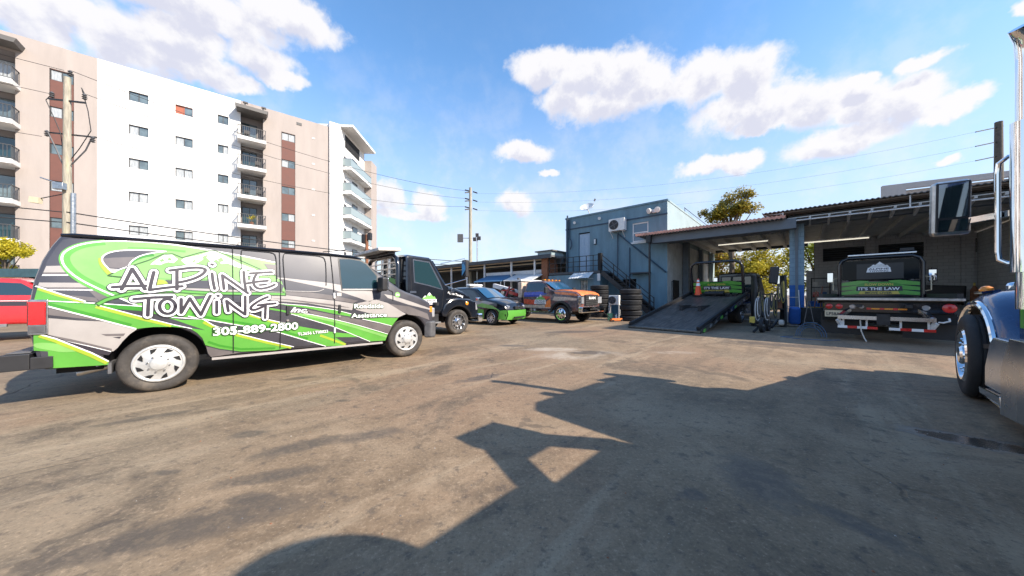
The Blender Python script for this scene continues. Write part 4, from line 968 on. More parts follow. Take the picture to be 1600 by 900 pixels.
def ls(m, off, pts, wd, it=0, w0=None, cap=False):
    pts = [VP(*p) for p in pts]
    if it: pts = chaikin(pts, it, False)
    stroke(LV, pts, wd, vY, off, m, -1, cap, w0)
A1, A2, A3, A4, A5, A6 = .0025, .0045, .0065, .0085, .0105, .0125
# grey and silver bands, rear
lp('van_silver', A1, [(60.5, 415.3), (102, 415), (113, 425.5), (57.5, 425.5)]); lp('van_grey', A1, [(57.4, 425.7), (113.2, 425.7), (116, 428.4), (56.4, 428.6)]); lp('white_vinyl', A1, [(56.3, 428.8), (116.3, 428.6), (118, 430.4), (55.7, 430.8)])
lp('van_silver', A1, [(53.5, 441.3), (137, 442), (150, 449), (70, 449), (52.2, 446.2)]); lp('van_grey', A1, [(70.3, 449.2), (150.2, 449.2), (157, 452), (75, 451.5)]); lp('white_vinyl', A1, [(76, 451.7), (157.4, 452.2), (161, 454.0), (80, 453.2)])
lp('van_grey', A1, [(138, 453.4), (160, 454.2), (183, 464), (176, 470), (158, 473)]); lp('van_grey', A1, [(84, 459), (150, 465), (155, 472), (134, 470)])
lp('van_grey', A1, [(74.5, 480), (162, 502), (120, 500), (74.5, 496.3)]); lp('van_dark', A2, [(74.5, 492), (140, 499), (160, 502), (120, 500.5), (74.5, 496.5)])
lp('van_silver', A1, [(74.5, 497), (120, 500), (163, 502.5), (190, 509), (214, 514.5), (203, 522), (192, 533), (184, 543), (177, 549), (150, 543), (110, 531), (70, 521.5)])
lp('van_grey', A2, [(158, 522), (196, 521), (193, 525), (166, 525)]); lp('ink', A2, [(176, 527), (190, 526), (187, 529)])
lp('van_grey', A2, [(70.5, 521.8), (112, 530), (175, 545), (174.5, 549), (140, 541), (100, 531)]); lp('ink', A2, [(91, 530.5), (140, 541.3), (174.5, 550), (170, 555), (157, 553.5), (120, 542)]); lp('white_vinyl', A3, [(91, 530), (140, 540.3), (174, 548.7), (174, 549.8), (140, 541.5)])
lp('green', A1, [(50.9, 521.5), (62, 522), (87, 529.5), (143, 551.5), (170, 565), (169, 570), (77, 575.5), (75, 549), (50, 548)])
lp('green_light', A2, [(51, 536), (75, 535), (110, 540), (128, 548), (100, 551), (76, 547), (51, 543)], 2)
ls('green_yellow', A3, [(62, 524), (87, 532), (143, 555), (168, 567)], .045); ls('white_vinyl', A4, [(61, 521.8), (87, 529), (143, 551), (170, 564.5)], .014)
lp('green', A1, [(50.5, 446.9), (57, 447.5), (94, 459.5), (131.3, 469.5), (136.7, 472), (100, 471), (49.5, 468.4)]); ls('green_yellow', A2, [(60, 450.5), (94, 461.5), (132, 472)], .04); ls('white_vinyl', A3, [(52, 446.6), (60, 448), (94, 459.2), (134, 471)], .014)
lp('green_dark', A1, [(49.5, 469.4), (100, 471.9), (152, 474), (223, 479), (223, 486), (178, 482.5), (150, 477.5), (110, 474.5), (74, 473.5), (49.4, 471.8)]); ls('white_vinyl', A2, [(49.6, 469), (100, 471.4), (150, 473.8), (222, 478.6)], .01)
lp('green', A2, [(74.5, 472.6), (110, 473.8), (150, 476.4), (170, 481.5), (223, 495.5), (271, 507.5), (298, 512.9), (270, 510.6), (240, 510.8), (223, 512.5), (215, 513.6), (190, 508.4), (150, 497.3), (110, 487.3), (74.5, 478.4)])
ls('green_yellow', A3, [(150, 478.6), (170, 484), (223, 498), (268, 508.5)], .045); ls('green_dark', A3, [(76, 475.5), (110, 484), (150, 494), (205, 508.5)], .04); ls('white_vinyl', A4, [(75, 478.6), (110, 487.6), (150, 497.6), (213, 513.8)], .015); ls('white_vinyl', A4, [(150, 476.2), (170, 481.2), (223, 495.2), (272, 507.4), (300, 513.5)], .011)
# main green swoosh with mountains
OUTER = [(430, 410), (383, 400.7), (356.7, 396), (327, 390.7), (290, 385), (270, 382), (230, 378), (190, 376.7), (163, 377), (143, 378.7), (123, 382.7), (108.7, 388.7), (99.3, 395.3), (96.3, 403.3), (99.3, 414), (110, 426), (123, 435.3), (139, 444), (163, 455.3), (182, 463.3), (214, 477)]
lp('green_light', A1, OUTER+[(230, 478.5), (262, 472), (300, 463), (360, 459), (446, 459), (446, 456), (440, 440), (430, 431)])
ls('green', A2, [(182, 463), (163, 454), (139, 442.5), (123, 433.5), (112, 424.5), (103, 413.5), (100, 403.5), (103, 396), (112, 389.5), (125, 384), (144, 380.2), (164, 378.6)], .065, 2, .1)
ls('green', A2, [(200, 387), (240, 388), (290, 393)], .03, 1, .01)
ls('white_vinyl', A3, OUTER, .018, 1)
lp('green_light', A2, [(330, 391.7), (383, 401.4), (428, 410.4), (430, 420), (430, 430), (407, 420), (375, 406), (354, 397.5)])
lp('van_grey', A4, [(412, 412), (433, 413.5), (433, 431), (425, 429)])
HOLE = [(260.7, 393), (236.7, 391.3), (203, 390.7), (183, 392), (168.7, 395.3), (161, 400.5), (159.2, 406), (163, 412.7), (168.7, 418.7), (176.7, 426.7), (186, 421.3), (201, 416.7), (203.3, 411.3), (210, 404.7), (220.7, 399.3), (236.7, 395.5)]
ls('green_yellow', A3, [(156, 403), (157, 409), (161, 416), (168, 423), (176, 430)], .07, 1, .02)
lp('van_dark', A4, HOLE); lp('van_grey', A5, [(160.5, 404), (180, 402.5), (212, 401.5), (206, 406), (202, 412), (200, 416.5), (186, 419), (168.7, 418.2), (163, 412.3)]); lp('van_silver', A5, [(169, 419), (186, 420.6), (184, 422.6), (177, 426.2)])
ls('white_vinyl', A6, HOLE+[HOLE[0]], .014, 1)
ls('green_dark', A2, [(203, 413), (212, 405.5), (224, 400.5), (240, 397.5)], .05, 1, .015)
MT = [(168.7, 430.5), (185, 422.7), (210, 414), (232.7, 406.7), (255, 397.3), (270, 396.7), (284.7, 402.7), (310, 395.5), (326, 391.7), (336.7, 392), (354, 398), (375, 407), (407, 420.7), (430, 431)]
lp('green_light', A4, [(168.7, 430.5), (185, 423), (210, 414.3), (232.7, 407), (255, 398), (270, 397.2), (284.7, 403.2), (310, 396), (326, 392.2), (336.7, 392.5), (354, 398.5), (375, 407.5), (407, 421), (430, 431.5), (380, 440), (340, 436), (300, 437), (262, 436), (230, 434), (190, 433)])
ls('ink_green', A5+.0006, MT, .014); ls('ink_green', A5+.0004, [(168.7, 430.5), (185, 432.5), (205, 433)], .012)
SN = [(235, 413.5), (243.5, 406.5), (256.5, 398.5), (269, 398.2), (278, 405.2), (271, 411), (263, 409.5), (257, 411.2), (250, 414.2), (243, 412.8)]
lp('white_vinyl', A5, SN); lp('white_vinyl', A5, [(288, 403.5), (310, 399), (328, 393), (338, 393.5), (352, 400), (372, 411), (390, 418), (404, 422.5), (385, 421), (366, 416), (356, 411.5), (346, 412.5), (338, 405), (331, 410), (322, 402), (310, 410), (298, 415), (290, 413), (283, 407)])
for q in ([(249, 407), (254, 404), (258, 408), (252, 409.5)], [(262, 404), (266, 402), (269, 407), (263, 407)], [(340, 405), (346, 402), (350, 408), (343, 410)], [(318, 400), (325, 398), (322, 405), (315, 404)], [(300, 408), (306, 405), (304, 411)]): lp('green_light', A6, q)
lp('van_dark', A5, [(258, 437.5), (300, 438.5), (345, 438), (380, 442.5), (436, 440), (443, 447), (440, 456), (380, 453), (300, 450), (268, 448.5)]); lp('van_silver', A5, [(262, 449), (300, 450.4), (380, 453.4), (440, 456.3), (446, 458), (380, 457.3), (300, 454.4), (276, 452.8)]); lp('van_dark', A5, [(330, 462), (350, 463), (385, 466), (400, 470), (385, 474), (345, 470)])
lp('green_yellow', A5, [(240, 438), (252, 436.5), (262, 440), (268, 445), (250, 446), (242, 446)], 1)
ls('ink_green', A5+.001, [(151, 476.5), (170, 466.3), (203, 459), (236.7, 454.3), (276.7, 454.3), (310, 457), (370, 458.7), (410, 458.7), (447, 459.6)], .052, 1, .05); ls('green', A6+.0005, [(153, 475.5), (170, 466.5), (203, 459.2), (236.7, 454.6), (276.7, 454.6), (310, 457.2), (370, 458.9), (410, 458.9), (445, 459.7)], .028, 1, .03)
# beams, lower middle and front
lp('green', A1, [(225, 479), (262, 473), (322, 466), (345, 474), (388.7, 490), (411, 498), (441, 504.5), (466, 509.5), (522, 519.2), (553, 522), (566, 526.6), (523, 526.8), (541, 537), (539, 540), (509, 541), (481, 532.5), (450, 524), (420, 514.5), (372, 507.8), (345, 503.5), (318, 498.5), (294, 495), (262, 495.5), (240, 490)])
ls('green_yellow', A2, [(345, 476), (388.7, 492.5), (440, 507)], .03); ls('white_vinyl', A3, [(345, 474), (388.7, 490), (411, 497.6), (441, 504.2), (466, 509)], .012); ls('green_dark', A2, [(300, 491), (345, 499.5), (420, 511), (481, 529)], .03); ls('white_vinyl', A3, [(262, 495.3), (318, 498.6), (372, 508), (420, 514.8), (481, 532.8), (509, 541)], .012)
ls('green_yellow', A2, [(500, 524), (520, 531), (540, 538.5)], .04)
lp('green', A1, [(262, 496), (285, 500), (318, 499), (334, 508.7), (374, 522), (417, 532.7), (459, 542), (430, 547.3), (377, 549.3), (343, 544.8), (321, 539.3), (316, 528), (308, 520), (296, 512.5), (321, 516), (303, 510)])
ls('green_yellow', A2, [(318, 503), (334, 511.5), (374, 524.5), (417, 535), (455, 543)], .04); ls('white_vinyl', A3, [(294, 494), (318, 499), (334, 508.5), (374, 521.8), (417, 532.5), (459, 541.8)], .012); ls('green_dark', A2, [(325, 534), (343, 540), (377, 545.5), (430, 544)], .03)
lp('van_grey', A1, [(322, 541), (343, 546.5), (376, 551), (330, 558), (325, 552)])
lp('green', A1, [(432.7, 474.2), (474, 477.5), (523, 484.2), (549, 490.7), (547, 494.5), (523, 490.6), (481, 481.5), (450, 477.5)]); ls('white_vinyl', A2, [(433, 474), (474, 477.2), (523, 483.9), (549, 490.4)], .009)
lp('green', A1, [(566, 498.5), (603, 496), (622, 497), (616, 504), (612.5, 509.2), (593.7, 504.5)]); ls('white_vinyl', A2, [(566, 498.5), (594, 504.6), (612, 509.3)], .01)
lp('green', A1, [(419, 480.7), (432, 482.7), (455, 486.9), (487, 491.7), (523, 499.2), (559, 508.2), (606, 522), (602, 532), (578, 533.3), (544, 519.3), (519, 509.3), (470, 494.8), (440, 486.8), (419, 483.3)]); ls('green_light', A2, [(455, 488.5), (487, 494), (523, 502), (559, 512), (604, 526)], .045); ls('white_vinyl', A3, [(455, 486.7), (487, 491.5), (523, 499), (559, 508), (606, 521.8)], .01); ls('white_vinyl', A3, [(455, 490.7), (470, 495), (519, 509.5), (544, 519.5), (578, 533.5)], .01)
lp('van_grey', A1, [(475, 483), (523, 492), (545, 496), (566, 500), (593, 506), (612, 510.5), (607, 521), (559, 507), (523, 498), (487, 490)])
lp('van_grey', A1, [(565, 509.8), (600, 506.5), (611, 511), (608, 519), (585, 514)])
lp('van_silver', A1, [(430, 433.4), (443, 434.2), (510, 441.5), (534, 445.5), (536, 453), (581, 455), (584, 467), (578, 472), (560, 465.2), (522, 453), (489, 446), (443, 436.5), (430, 435.5)])
lp('van_grey', A1, [(437, 454), (480, 456), (522, 462), (560, 470), (552, 473.5), (522, 468.8), (447, 460.5)])
lp('van_silver', A1, [(415, 459.5), (447, 461.2), (522, 469.7), (553, 474.5), (550, 484.5), (523, 481.3), (481, 473.8), (430, 470.5), (418, 468)]); lp('van_grey', A2, [(425, 466), (450, 467.4), (523, 476), (548, 481), (523, 478.5), (450, 469)])
lp('van_silver', A1, [(587.5, 468), (606, 473.6), (634, 490.5), (622, 496), (600, 495), (575, 489), (556, 484), (558, 474), (575, 470.3)])
lp('van_silver', A1, [(600, 459.6), (614, 462), (645, 472.2), (672, 482), (672, 484.2), (637.5, 475.9), (606, 465.6)])
lp('van_grey', A1, [(606, 474.5), (640, 479), (668, 490), (671, 500), (655, 494), (638, 491.5)])
# seams, panel outlines and a painted highlight
def seam(pts, it=0): ls('void', A6+.002, pts, .011, it)
seam([(363.4, 386), (363.8, 440), (364.6, 500), (364.6, 551)]); seam([(436.5, 393), (438, 440), (438.5, 500), (437.5, 544)]); seam([(516, 397.5), (519.5, 430), (522.6, 470), (522.6, 536)])
seam([(377.5, 391), (376.5, 400), (377, 420), (379, 445)]); seam([(378.5, 390.5), (405, 392.7), (425, 394.5), (431, 399), (432, 420), (432, 447)], 1)
seam([(445, 395.6), (480, 398.3), (503, 400.6), (508.3, 406), (509.5, 425), (509.4, 446)], 1); seam([(445, 395.6), (442, 400), (443, 420), (446, 452)], 1); ls('van_silver', A6+.002, [(447, 454.5), (480, 455.6), (497, 455.6), (506, 452)], .012, 1)  # silver stroke paints a highlight along the lower edge of the pressed panel
seam([(600, 443), (606, 452), (613.5, 456), (613.8, 470)]); seam([(56, 446), (52, 447)])
LV.build('livery', van, fix=False, ang=32)
# lettering
LT = MB()
LETTERS = [[(207, 420), (199, 436), (190.5, 452)], [(207, 420), (216.7, 434.7), (227, 452)], [(176.7, 448.7), (200, 447), (228, 446.5)],
 [(240.7, 425.3), (237, 440), (234, 453)], [(234, 453), (260, 449.5), (284.7, 447.3)], [(276.7, 423.3), (276.7, 452)], [(266, 422.7), (283, 420.5), (297, 418.6), (312, 418), (323, 421), (317, 428.7), (305, 435), (290, 439.3), (279, 441.3)],
 [(331.3, 427.3), (333, 440), (335.3, 451.3)], [(331, 413.2), (332.2, 413.6)], [(347.3, 430), (350, 451.3)], [(347.3, 430), (366, 443), (387, 458)], [(380.7, 424.7), (382, 441), (384.5, 456)],
 [(391, 427.3), (408, 426), (424.7, 425.3)], [(400.7, 428), (395.5, 437), (396.5, 446), (402.5, 451), (411, 451), (421, 448.5), (428.7, 444.7)], [(386, 442.7), (403, 440), (418, 438.7)],
 [(210, 467.3), (240, 464.8), (268.7, 464)], [(232.7, 466.7), (231.3, 492.7)], [(262+12.5*math.cos(a*math.pi/9), 478.7+11.5*math.sin(a*math.pi/9)) for a in range(19)],
 [(283.3, 467.3), (283.3, 488.7)], [(283.3, 488.7), (296.7, 466)], [(296.7, 466), (305, 479), (314, 491.8)], [(314, 491.8), (321, 477), (328.7, 462)],
 [(338.7, 471), (338.7, 488.7)], [(340.3, 462), (341.3, 462.3)], [(354, 470), (356.7, 486)], [(354, 470), (368, 481), (383, 491.3)], [(383, 463.3), (383, 491.3)],
 [(418, 464), (408, 468), (399, 473.5), (391, 480), (392.5, 484.2), (399, 484.2), (411, 479)], [(403, 477), (416, 475.3), (430, 474)], [(414.8, 476), (414, 496.7)]]
for i, L_ in enumerate(LETTERS):
    pts = [VP(*p) for p in L_]
    if len(pts) > 3: pts = chaikin(pts, 2, False)
    e = i*.00006
    stroke(LT, pts, .105, vY, .0155+e, 'ink'); stroke(LT, pts, .085, vY, .0178+e, 'white_vinyl'); stroke(LT, pts, .036, vY, .0201+e, 'ink')
LT.build('brush_lettering', van, fix=False, ang=32)
def vtext(s, a, b, h, m1, m2, bold=.02, halo=.08, shear=0):
    p, q = VP(*a), VP(*b); LT = MB(); side_text(LT, s, p, q, h, vY, .0155, m2, halo, shear); side_text(LT, s, p, q, h, vY, .018, m1, bold, shear); LT.build('lettering', van, fix=False)
vtext('305-889-2800', (334, 524.2), (465, 514), .118, 'white_vinyl', 'ink_green', .03, .10)
vtext('Roadside', (553.5, 481.5), (598.5, 481), .082, 'white_vinyl', 'ink_green', .02, .085)
vtext('Assistance', (549, 496.5), (603.5, 494.6), .082, 'white_vinyl', 'ink_green', .02, .085)
vtext('TL2656 LT00023', (465, 524.2), (512, 519.3), .05, 'white_vinyl', 'ink_green', .02, .05)
vtext('Inc.', (454, 487.5), (480, 488.2), .085, 'white_vinyl', 'ink', .03, .1, .35)
LT = MB(); cx, cz = VP(621, 460.5); LTc = [(cx+.055*math.cos(a*math.pi/10), cz+.055*math.sin(a*math.pi/10)) for a in range(20)]; decal(LT, LTc, vY, .006, 'green_light'); side_text(LT, '24h', (cx-.035, cz-.018), (cx+.035, cz-.018), .04, vY, .009, 'white_vinyl', .02)
LT.build('round_sticker', van, fix=False)
# glass
mb = MB(); WN = [(528, 403), (545, 403.6), (563, 406), (573, 411.5), (582, 421), (589.5, 430), (590, 454.2), (533.5, 454.2), (530.5, 430)]
decal(mb, [VP(*p) for p in WN], vY, .007, 'plastic_black', -1, ZK, SK); WG = [(530.2, 405), (545, 405.2), (562, 407.8), (571.5, 413), (580.5, 422.5), (588, 431.5), (588.4, 452.6), (535, 452.6), (532.3, 430)]
decal(mb, [VP(*p) for p in WG], vY, .010, 'glass_teal', -1, ZK, SK); mb.build('side_window', van, fix=False)
mb = MB(); decal(mb, [VP(*p) for p in [(535.2, 451.2), (588.4, 451.2), (588.4, 453.4), (535, 453.4)]], vY, .0125, 'van_silver', -1, ZK, SK); mb.build('window_trim', van, fix=False)
mb = MB(); vs = []
for f in (-1, -.5, 0, .5, 1):
    for s_, z in ((3.35, 1.455), (2.62, 1.99)): b = 1-f*f; vs.append((s_+.012+.06*b*.8, f*(vY(s_, z)-.12), z+.02+.04*b))
mb.add(vs, [(2*i, 2*i+1, 2*i+3, 2*i+2) for i in range(4)], 'glass', True); mb.build('windshield', van, fix=False)
mb = MB(); mb.tube([(2.62, -vY(2.62, 2.0)+.02, 1.995), (2.5, -vY(2.5, 2.03)+.0, 2.03)]+[(2.5-3.2*k/8, -vY(1, 2.04)-.005, 2.045+.01*math.sin(k/8*3.14)) for k in range(1, 9)]+[(-.8, -vY(-.7, 2.03)+.03, 2.035)], .022, 'black_paint', 6); mb.build('roof_gutter', van)
# lamps, bumpers, mirror, exhaust
mb = MB(); T_ = [(-.985, .88), (-.872, .88), (-.872, 1.235), (-.985, 1.235)]
def thick(mb, poly, Y, o0, o1, m, side=-1):
    V = [(a, side*(Y(a, b)+o0), b) for a, b in poly]+[(a, side*(Y(a, b)+o1), b) for a, b in poly]; n = len(poly)
    mb.add(V, [tuple(range(n, 2*n))]+[(i, (i+1) % n, n+(i+1) % n, n+i) for i in range(n)], m)
tl = MB(); thick(tl, [(-1.0, .855), (-.86, .855), (-.86, 1.26), (-1.0, 1.26)], vY, 0, .02, 'steel'); tlo = tl.build('tail_light', van, bev=.008)
tl = MB(); thick(tl, [(-.995, .97), (-.875, .97), (-.875, 1.235), (-.995, 1.235)], vY, .021, .03, 'red_lens'); thick(tl, [(-.995, .875), (-.875, .875), (-.875, .96), (-.995, .96)], vY, .021, .028, 'plastic_grey'); tl.box(-1.02, -.99, -.93, -.8, .96, 1.235, 'red_lens'); tl.box(-1.015, -.985, -.93, -.8, .87, .955, 'clear_lens'); tl.build('lens', tlo, bev=.006)
mb = MB(); mb.box(-1.19, -.985, -1.0, 1.0, .46, .64, 'plastic_black'); mb.box(-.984, -.83, -1.0, -.955, .46, .60, 'plastic_black'); mb.box(-1.16, -1.0, -.9, .9, .641, .655, 'plastic_grey'); mb.build('rear_bumper', van, bev=.03)
mb = MB(); pts = [(4.05, -1.0), (4.16, -.97), (4.22, -.9), (4.255, -.6), (4.27, 0), (4.255, .6), (4.22, .9), (4.16, .97), (4.05, 1.0)]
inn = [(x-.12, y*.9) for x, y in pts]; mb.prism(pts+inn[::-1], .36, .72, 'xy', 'plastic_grey'); mb.build('front_bumper', van, bev=.03)
mb = MB(); mb.box(4.19, 4.24, -.6, .6, .76, 1.02, 'plastic_black'); mb.build('grille', van)
for sg in (-1, 1):
    mb = MB(); mb.box(4.1, 4.21, sg*.76-.14, sg*.76+.14, .8, 1.02, 'clear_lens'); mb.build('headlight', van, bev=.03)
    mb = MB(); mb.obox((4.075, sg*.905, .985), (.10, .05, .13), (0, 0, -sg*R(-18)), 'amber'); mb.build('turn_signal', van, bev=.012)
mb = MB(); mb.obox((2.93, -1.155, 1.52), (.12, .2, .27), (0, 0, R(12)), 'plastic_black'); mb.bar((2.95, -.93, 1.42), (2.94, -1.08, 1.47), .1, .12, 'plastic_black'); mo = mb.build('side_mirror', van, bev=.035)
mb = MB(); mb.obox((2.995, -1.15, 1.52), (.03, .17, .24), (0, 0, R(12)), 'aluminium'); mb.build('mirror_cap', mo, bev=.01)
mb = MB(); mb.cyl((-.72, -.72, .33), (-.35, -.66, .40), .042, n=14, m='steel', caps=False); mb.cyl((-.715, -.72, .331), (-.7, -.718, .333), .036, n=14, m='void'); mb.build('exhaust_pipe', van)
mb = MB(); mb.box(-.44, -.41, -.93, -.65, .31, .45, 'plastic_grey'); mb.build('bracket', van)
mb = MB(); mb.bar((.52, -.95, .375), (3.0, -.95, .355), .05, .035, 'van_silver'); mb.build('sill', van)
for px, py in ((449.5, 484.5), (530.5, 482.5)):
    s_, z = VP(px, py); mb = MB(); thick(mb, [(s_-.02, z-.075), (s_+.02, z-.075), (s_+.02, z+.075), (s_-.02, z+.075)], vY, .002, .03, 'plastic_black'); mb.build('door_handle', van, bev=.008)
for px, py in ((449.5, 500.5), (530.5, 494.5)):
    s_, z = VP(px, py); mb = MB(); mb.cyl((s_, -vY(s_, z), z), (s_, -vY(s_, z)-.022, z), .018, n=10, m='chrome'); mb.build('door_lock', van)
for px, py in ((522, 462), (522.6, 516), (366, 518)):
    s_, z = VP(px, py); mb = MB(); thick(mb, [(s_-.015, z-.05), (s_+.015, z-.05), (s_+.015, z+.05), (s_-.015, z+.05)], vY, 0, .03, 'white_metal'); mb.build('door_hinge', van, bev=.005)
mb = MB(); s_, z = VP(530, 460); thick(mb, [(s_-.035, z-.03), (s_+.035, z-.03), (s_+.035, z+.03), (s_-.035, z+.03)], vY, .001, .005, 'dirt_white'); mb.build('sticker', van)
for y in (-.965, .965):
    wheel(van, 0, y, .385, .25, 'hubcap'); wheel(van, 3.505, y, .385, .25, 'hubcap')
mb = MB(); mb.tube([(2.45, -.55, 2.2), (2.05, -.5, 2.13)], .008, 'plastic_black'); mb.build('antenna', van)
mb = MB(); mb.cyl((0, -.7, .38), (0, .7, .38), .06, m='dark_steel'); mb.cyl((3.505, -.7, .38), (3.505, .7, .38), .06, m='dark_steel'); mb.build('axle', van)
# ------------------------------------------------------------------ flatbed tow trucks
def mountain_logo(mb, P, sc, col='green_light'):
    """small green peaks over white lettering; P(a, b, layer) maps logo units to a point"""
    def poly(pts, lay, m): mb.add([P(a*sc, b*sc, lay) for a, b in pts], [tuple(range(len(pts)))], m)
    poly([(-1, 0), (-.45, .55), (-.3, .45), (.1, .9), (.6, .4), (.75, .45), (1.05, 0)], 0, col)
    poly([(-.2, .55), (.1, .9), (.35, .62), (.2, .6), (.08, .5), (-.02, .62)], 1, 'white_vinyl'); poly([(-.7, .3), (-.45, .55), (-.33, .44), (-.45, .36)], 1, 'white_vinyl')
    poly([(-1.1, -.5), (1.1, -.5), (1.0, .12), (-.95, .12)], 1, 'white_vinyl')
    for s, z0, w in (('ALPINE', -.16, 1.8), ('TOWING', -.45, 1.7)):
        V, Fc, wd = text2d(s, .02); mb.add([P((a/wd*w-w/2)*sc, (z0+b*.3)*sc, 2) for a, b in V], Fc, 'ink')
def flatbed(label, loc, rz, deck_loc=(-2.5, 0, 1.2), tilt=0, L=6.4, H=1.62, rear=-5.4, end=-8.6):
    t = thing('flatbed_tow_truck', label, 'tow truck', loc, rz, 'black flatbed tow trucks')
    cy = lambda x, z: 1.0-(.10*max(0, (z-1.5))/.95)
    mb = MB(); o = [(-1.8, .72), (-.55, .72), (-.42, 1.0), (-.34, 1.58), (-.5, 1.74), (-.86, 2.36), (-.98, 2.47), (-1.68, 2.5), (-1.78, 2.44), (-1.82, 1.6)]
    sil_body(mb, densify(o, .2, True), cy, .07, 'black_paint', top=.05, front=.05, zk=[1.5, 2.0]); mb.build('cab', t, fix=False)
    hy = lambda x, z: .80-.10*max(0, x+.4)
    mb = MB(); o = [(-.45, .95), (.72, .95), (.8, 1.05), (.74, 1.24), (.5, 1.40), (.1, 1.52), (-.34, 1.62)]
    sil_body(mb, densify(o, .15, True), hy, .08, 'black_paint', top=.05, front=.05); ho = mb.build('hood', t, fix=False)
    fy = lambda x, z: 1.07-(.12*max(0, x-.4))
    mb = MB(); o = [(-.62, .62)]+arc(0, .42, .5, 160, 12)+[(.62, .5), (.82, .5), (.84, .8), (.74, 1.05), (.45, 1.16), (0, 1.2), (-.3, 1.17), (-.55, 1.0), (-.66, .75)]
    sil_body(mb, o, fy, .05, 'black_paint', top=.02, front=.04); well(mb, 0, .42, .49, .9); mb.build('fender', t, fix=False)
    mb = MB(); mb.box(.78, .98, -1.1, 1.1, .36, .66, 'chrome'); mb.build('front_bumper', t, bev=.04)
    mb = MB(); mb.box(.76, .84, -.55, .55, .72, 1.12, 'plastic_black')
    for k in range(5): mb.box(.841, .85, -.5, .5, .76+.07*k, .79+.07*k, 'chrome')
    mb.build('grille', t)
    for sg in (-1, 1):
        mb = MB(); mb.obox((.72, sg*.92, .9), (.16, .22, .26), (0, R(-14), sg*R(24)), 'clear_lens'); mb.build('headlight', t, bev=.03)
        mb = MB(); mb.lathe([(.06, 0), (.06, .02), (.03, .035), (.001, .035)], (.3, sg*1.07, 1.02), (0, sg, 0), 'amber', 12); mb.build('side_marker', t)
        g_ = [(-1.52, 1.7), (-1.1, 1.62), (-.62, 1.5), (-.72, 1.72), (-1.02, 2.3), (-1.52, 2.34)]
        mb = MB(); decal(mb, [(-1.55, 1.67), (-1.12, 1.59), (-.56, 1.455), (-.68, 1.75), (-1.0, 2.335), (-1.55, 2.375)], cy, .004, 'chrome', sg, [2.0]); decal(mb, g_, cy, .008, 'glass_teal', sg, [2.0]); mb.build('side_window', t, fix=False)
        mb = MB(); s_ = lambda p: stroke(mb, p, .012, cy, .003, 'void', sg); s_([(-1.64, 2.4), (-1.64, .8), (-.62, .8), (-.55, 1.42)]); mb.build('door_seam', t, fix=False)
        mb = MB(); thick(mb, [(-1.7, 1.36), (-1.5, 1.36), (-1.5, 1.42), (-1.7, 1.42)], cy, 0, .03, 'chrome', sg); mb.build('door_handle', t)
        mb = MB(); mb.tube([(-.62, sg*.93, 2.3), (-.1, sg*1.5, 2.46), (-.06, sg*1.52, 1.8), (-.5, sg*1.0, 1.62)], .018, 'chrome', 6); mb.build('mirror_bracket', t)
        mb = MB(); mb.obox((-.08, sg*1.52, 2.14), (.12, .24, .54), (0, 0, 0), 'plastic_black'); mo = mb.build('side_mirror', t, bev=.03); mb = MB(); mb.box(-.146, -.141, sg*1.52-.095, sg*1.52+.095, 1.92, 2.36, 'mirror'); mb.build('mirror_glass', mo)
        mb = MB(); mountain_logo(mb, lambda a, b, l: (-1.02-sg*a*-1 if False else -1.08+(-sg)*a, sg*(cy(0, 1.2)+.004+.002*l), 1.14+b), .27); mb.build('emblem', t, fix=False)
        mb = MB(); side_text(mb, 'Alpine Towing', (-.28 if sg < 0 else .38, 1.36 if sg < 0 else 1.22), (.38 if sg < 0 else -.28, 1.22 if sg < 0 else 1.36), .075, hy, .012, 'white_vinyl', .03, 0, sg); mb.build('hood_lettering', t, fix=False)
        mb = MB(); mb.cyl((-.1, sg*(.80), 1.45), (-.1, sg*.86, 1.45), .07, n=14, m='chrome'); mb.build('air_intake', t)
        mb = MB(); mb.box(-1.75, -.7, sg*.98-.1, sg*.98+.1, .42, .47, 'plate_aluminium'); mb.box(-1.75, -.72, sg*.92-.06, sg*.92+.06, .48, .71, 'plastic_black'); mb.build('step', t)
        mb = MB(); mb.box(rear+.6, -2.4, sg*.95-.2, sg*.95+.2, .42, .85, 'plate_aluminium'); mb.build('tool_box', t, bev=.02)
        wheel(t, 0, sg*1.05, .41, .25, 'truck'); wheel(t, rear, sg*1.1, .41, .5, 'truck')
        mb = MB(); mb.box(rear-.65, rear+.65, sg*1.1-.2, sg*1.1+.16, .93, .98, 'black_paint'); mb.build('mudguard', t)
    mb = MB(); vs = []
    for f in (-1, -.5, 0, .5, 1):
        for x, z in ((-.44, 1.72), (-.86, 2.36)): b = 1-f*f; vs.append((x+.02+.05*b, f*.84, z+.02+.02*b))
    mb.add(vs, [(2*i, 2*i+1, 2*i+3, 2*i+2) for i in range(4)], 'glass_blue', True); mb.build('windshield', t, fix=False)
    mb = MB(); mb.box(-1.85, -1.836, -.7, .7, 1.72, 2.3, 'glass'); mb.box(-1.835, -1.8, -.76, .76, 1.66, 2.36, 'plastic_black'); mb.build('rear_window', t)
    mb = MB(); mb.box(end, .7, -.42, -.3, .55, .85, 'dark_steel'); mb.box(end, .7, .3, .42, .55, .85, 'dark_steel')
    for x in (end+.6, end+2.1, -5.0, -3.4, -1.5): mb.box(x-.06, x+.06, -.3, .3, .6, .8, 'dark_steel')
    mb.cyl((rear, -.9, .42), (rear, .9, .42), .09, m='dark_steel'); mb.build('chassis', t)
    # deck, tilting about its front edge
    D = MB(); D.box(-L, 0, -1.27, 1.27, -.07, 0, 'deck_steel')
    for k in range(9): D.box(-L+.3+k*.72, -L+.38+k*.72, -1.2, 1.2, -.17, -.071, 'dark_steel')
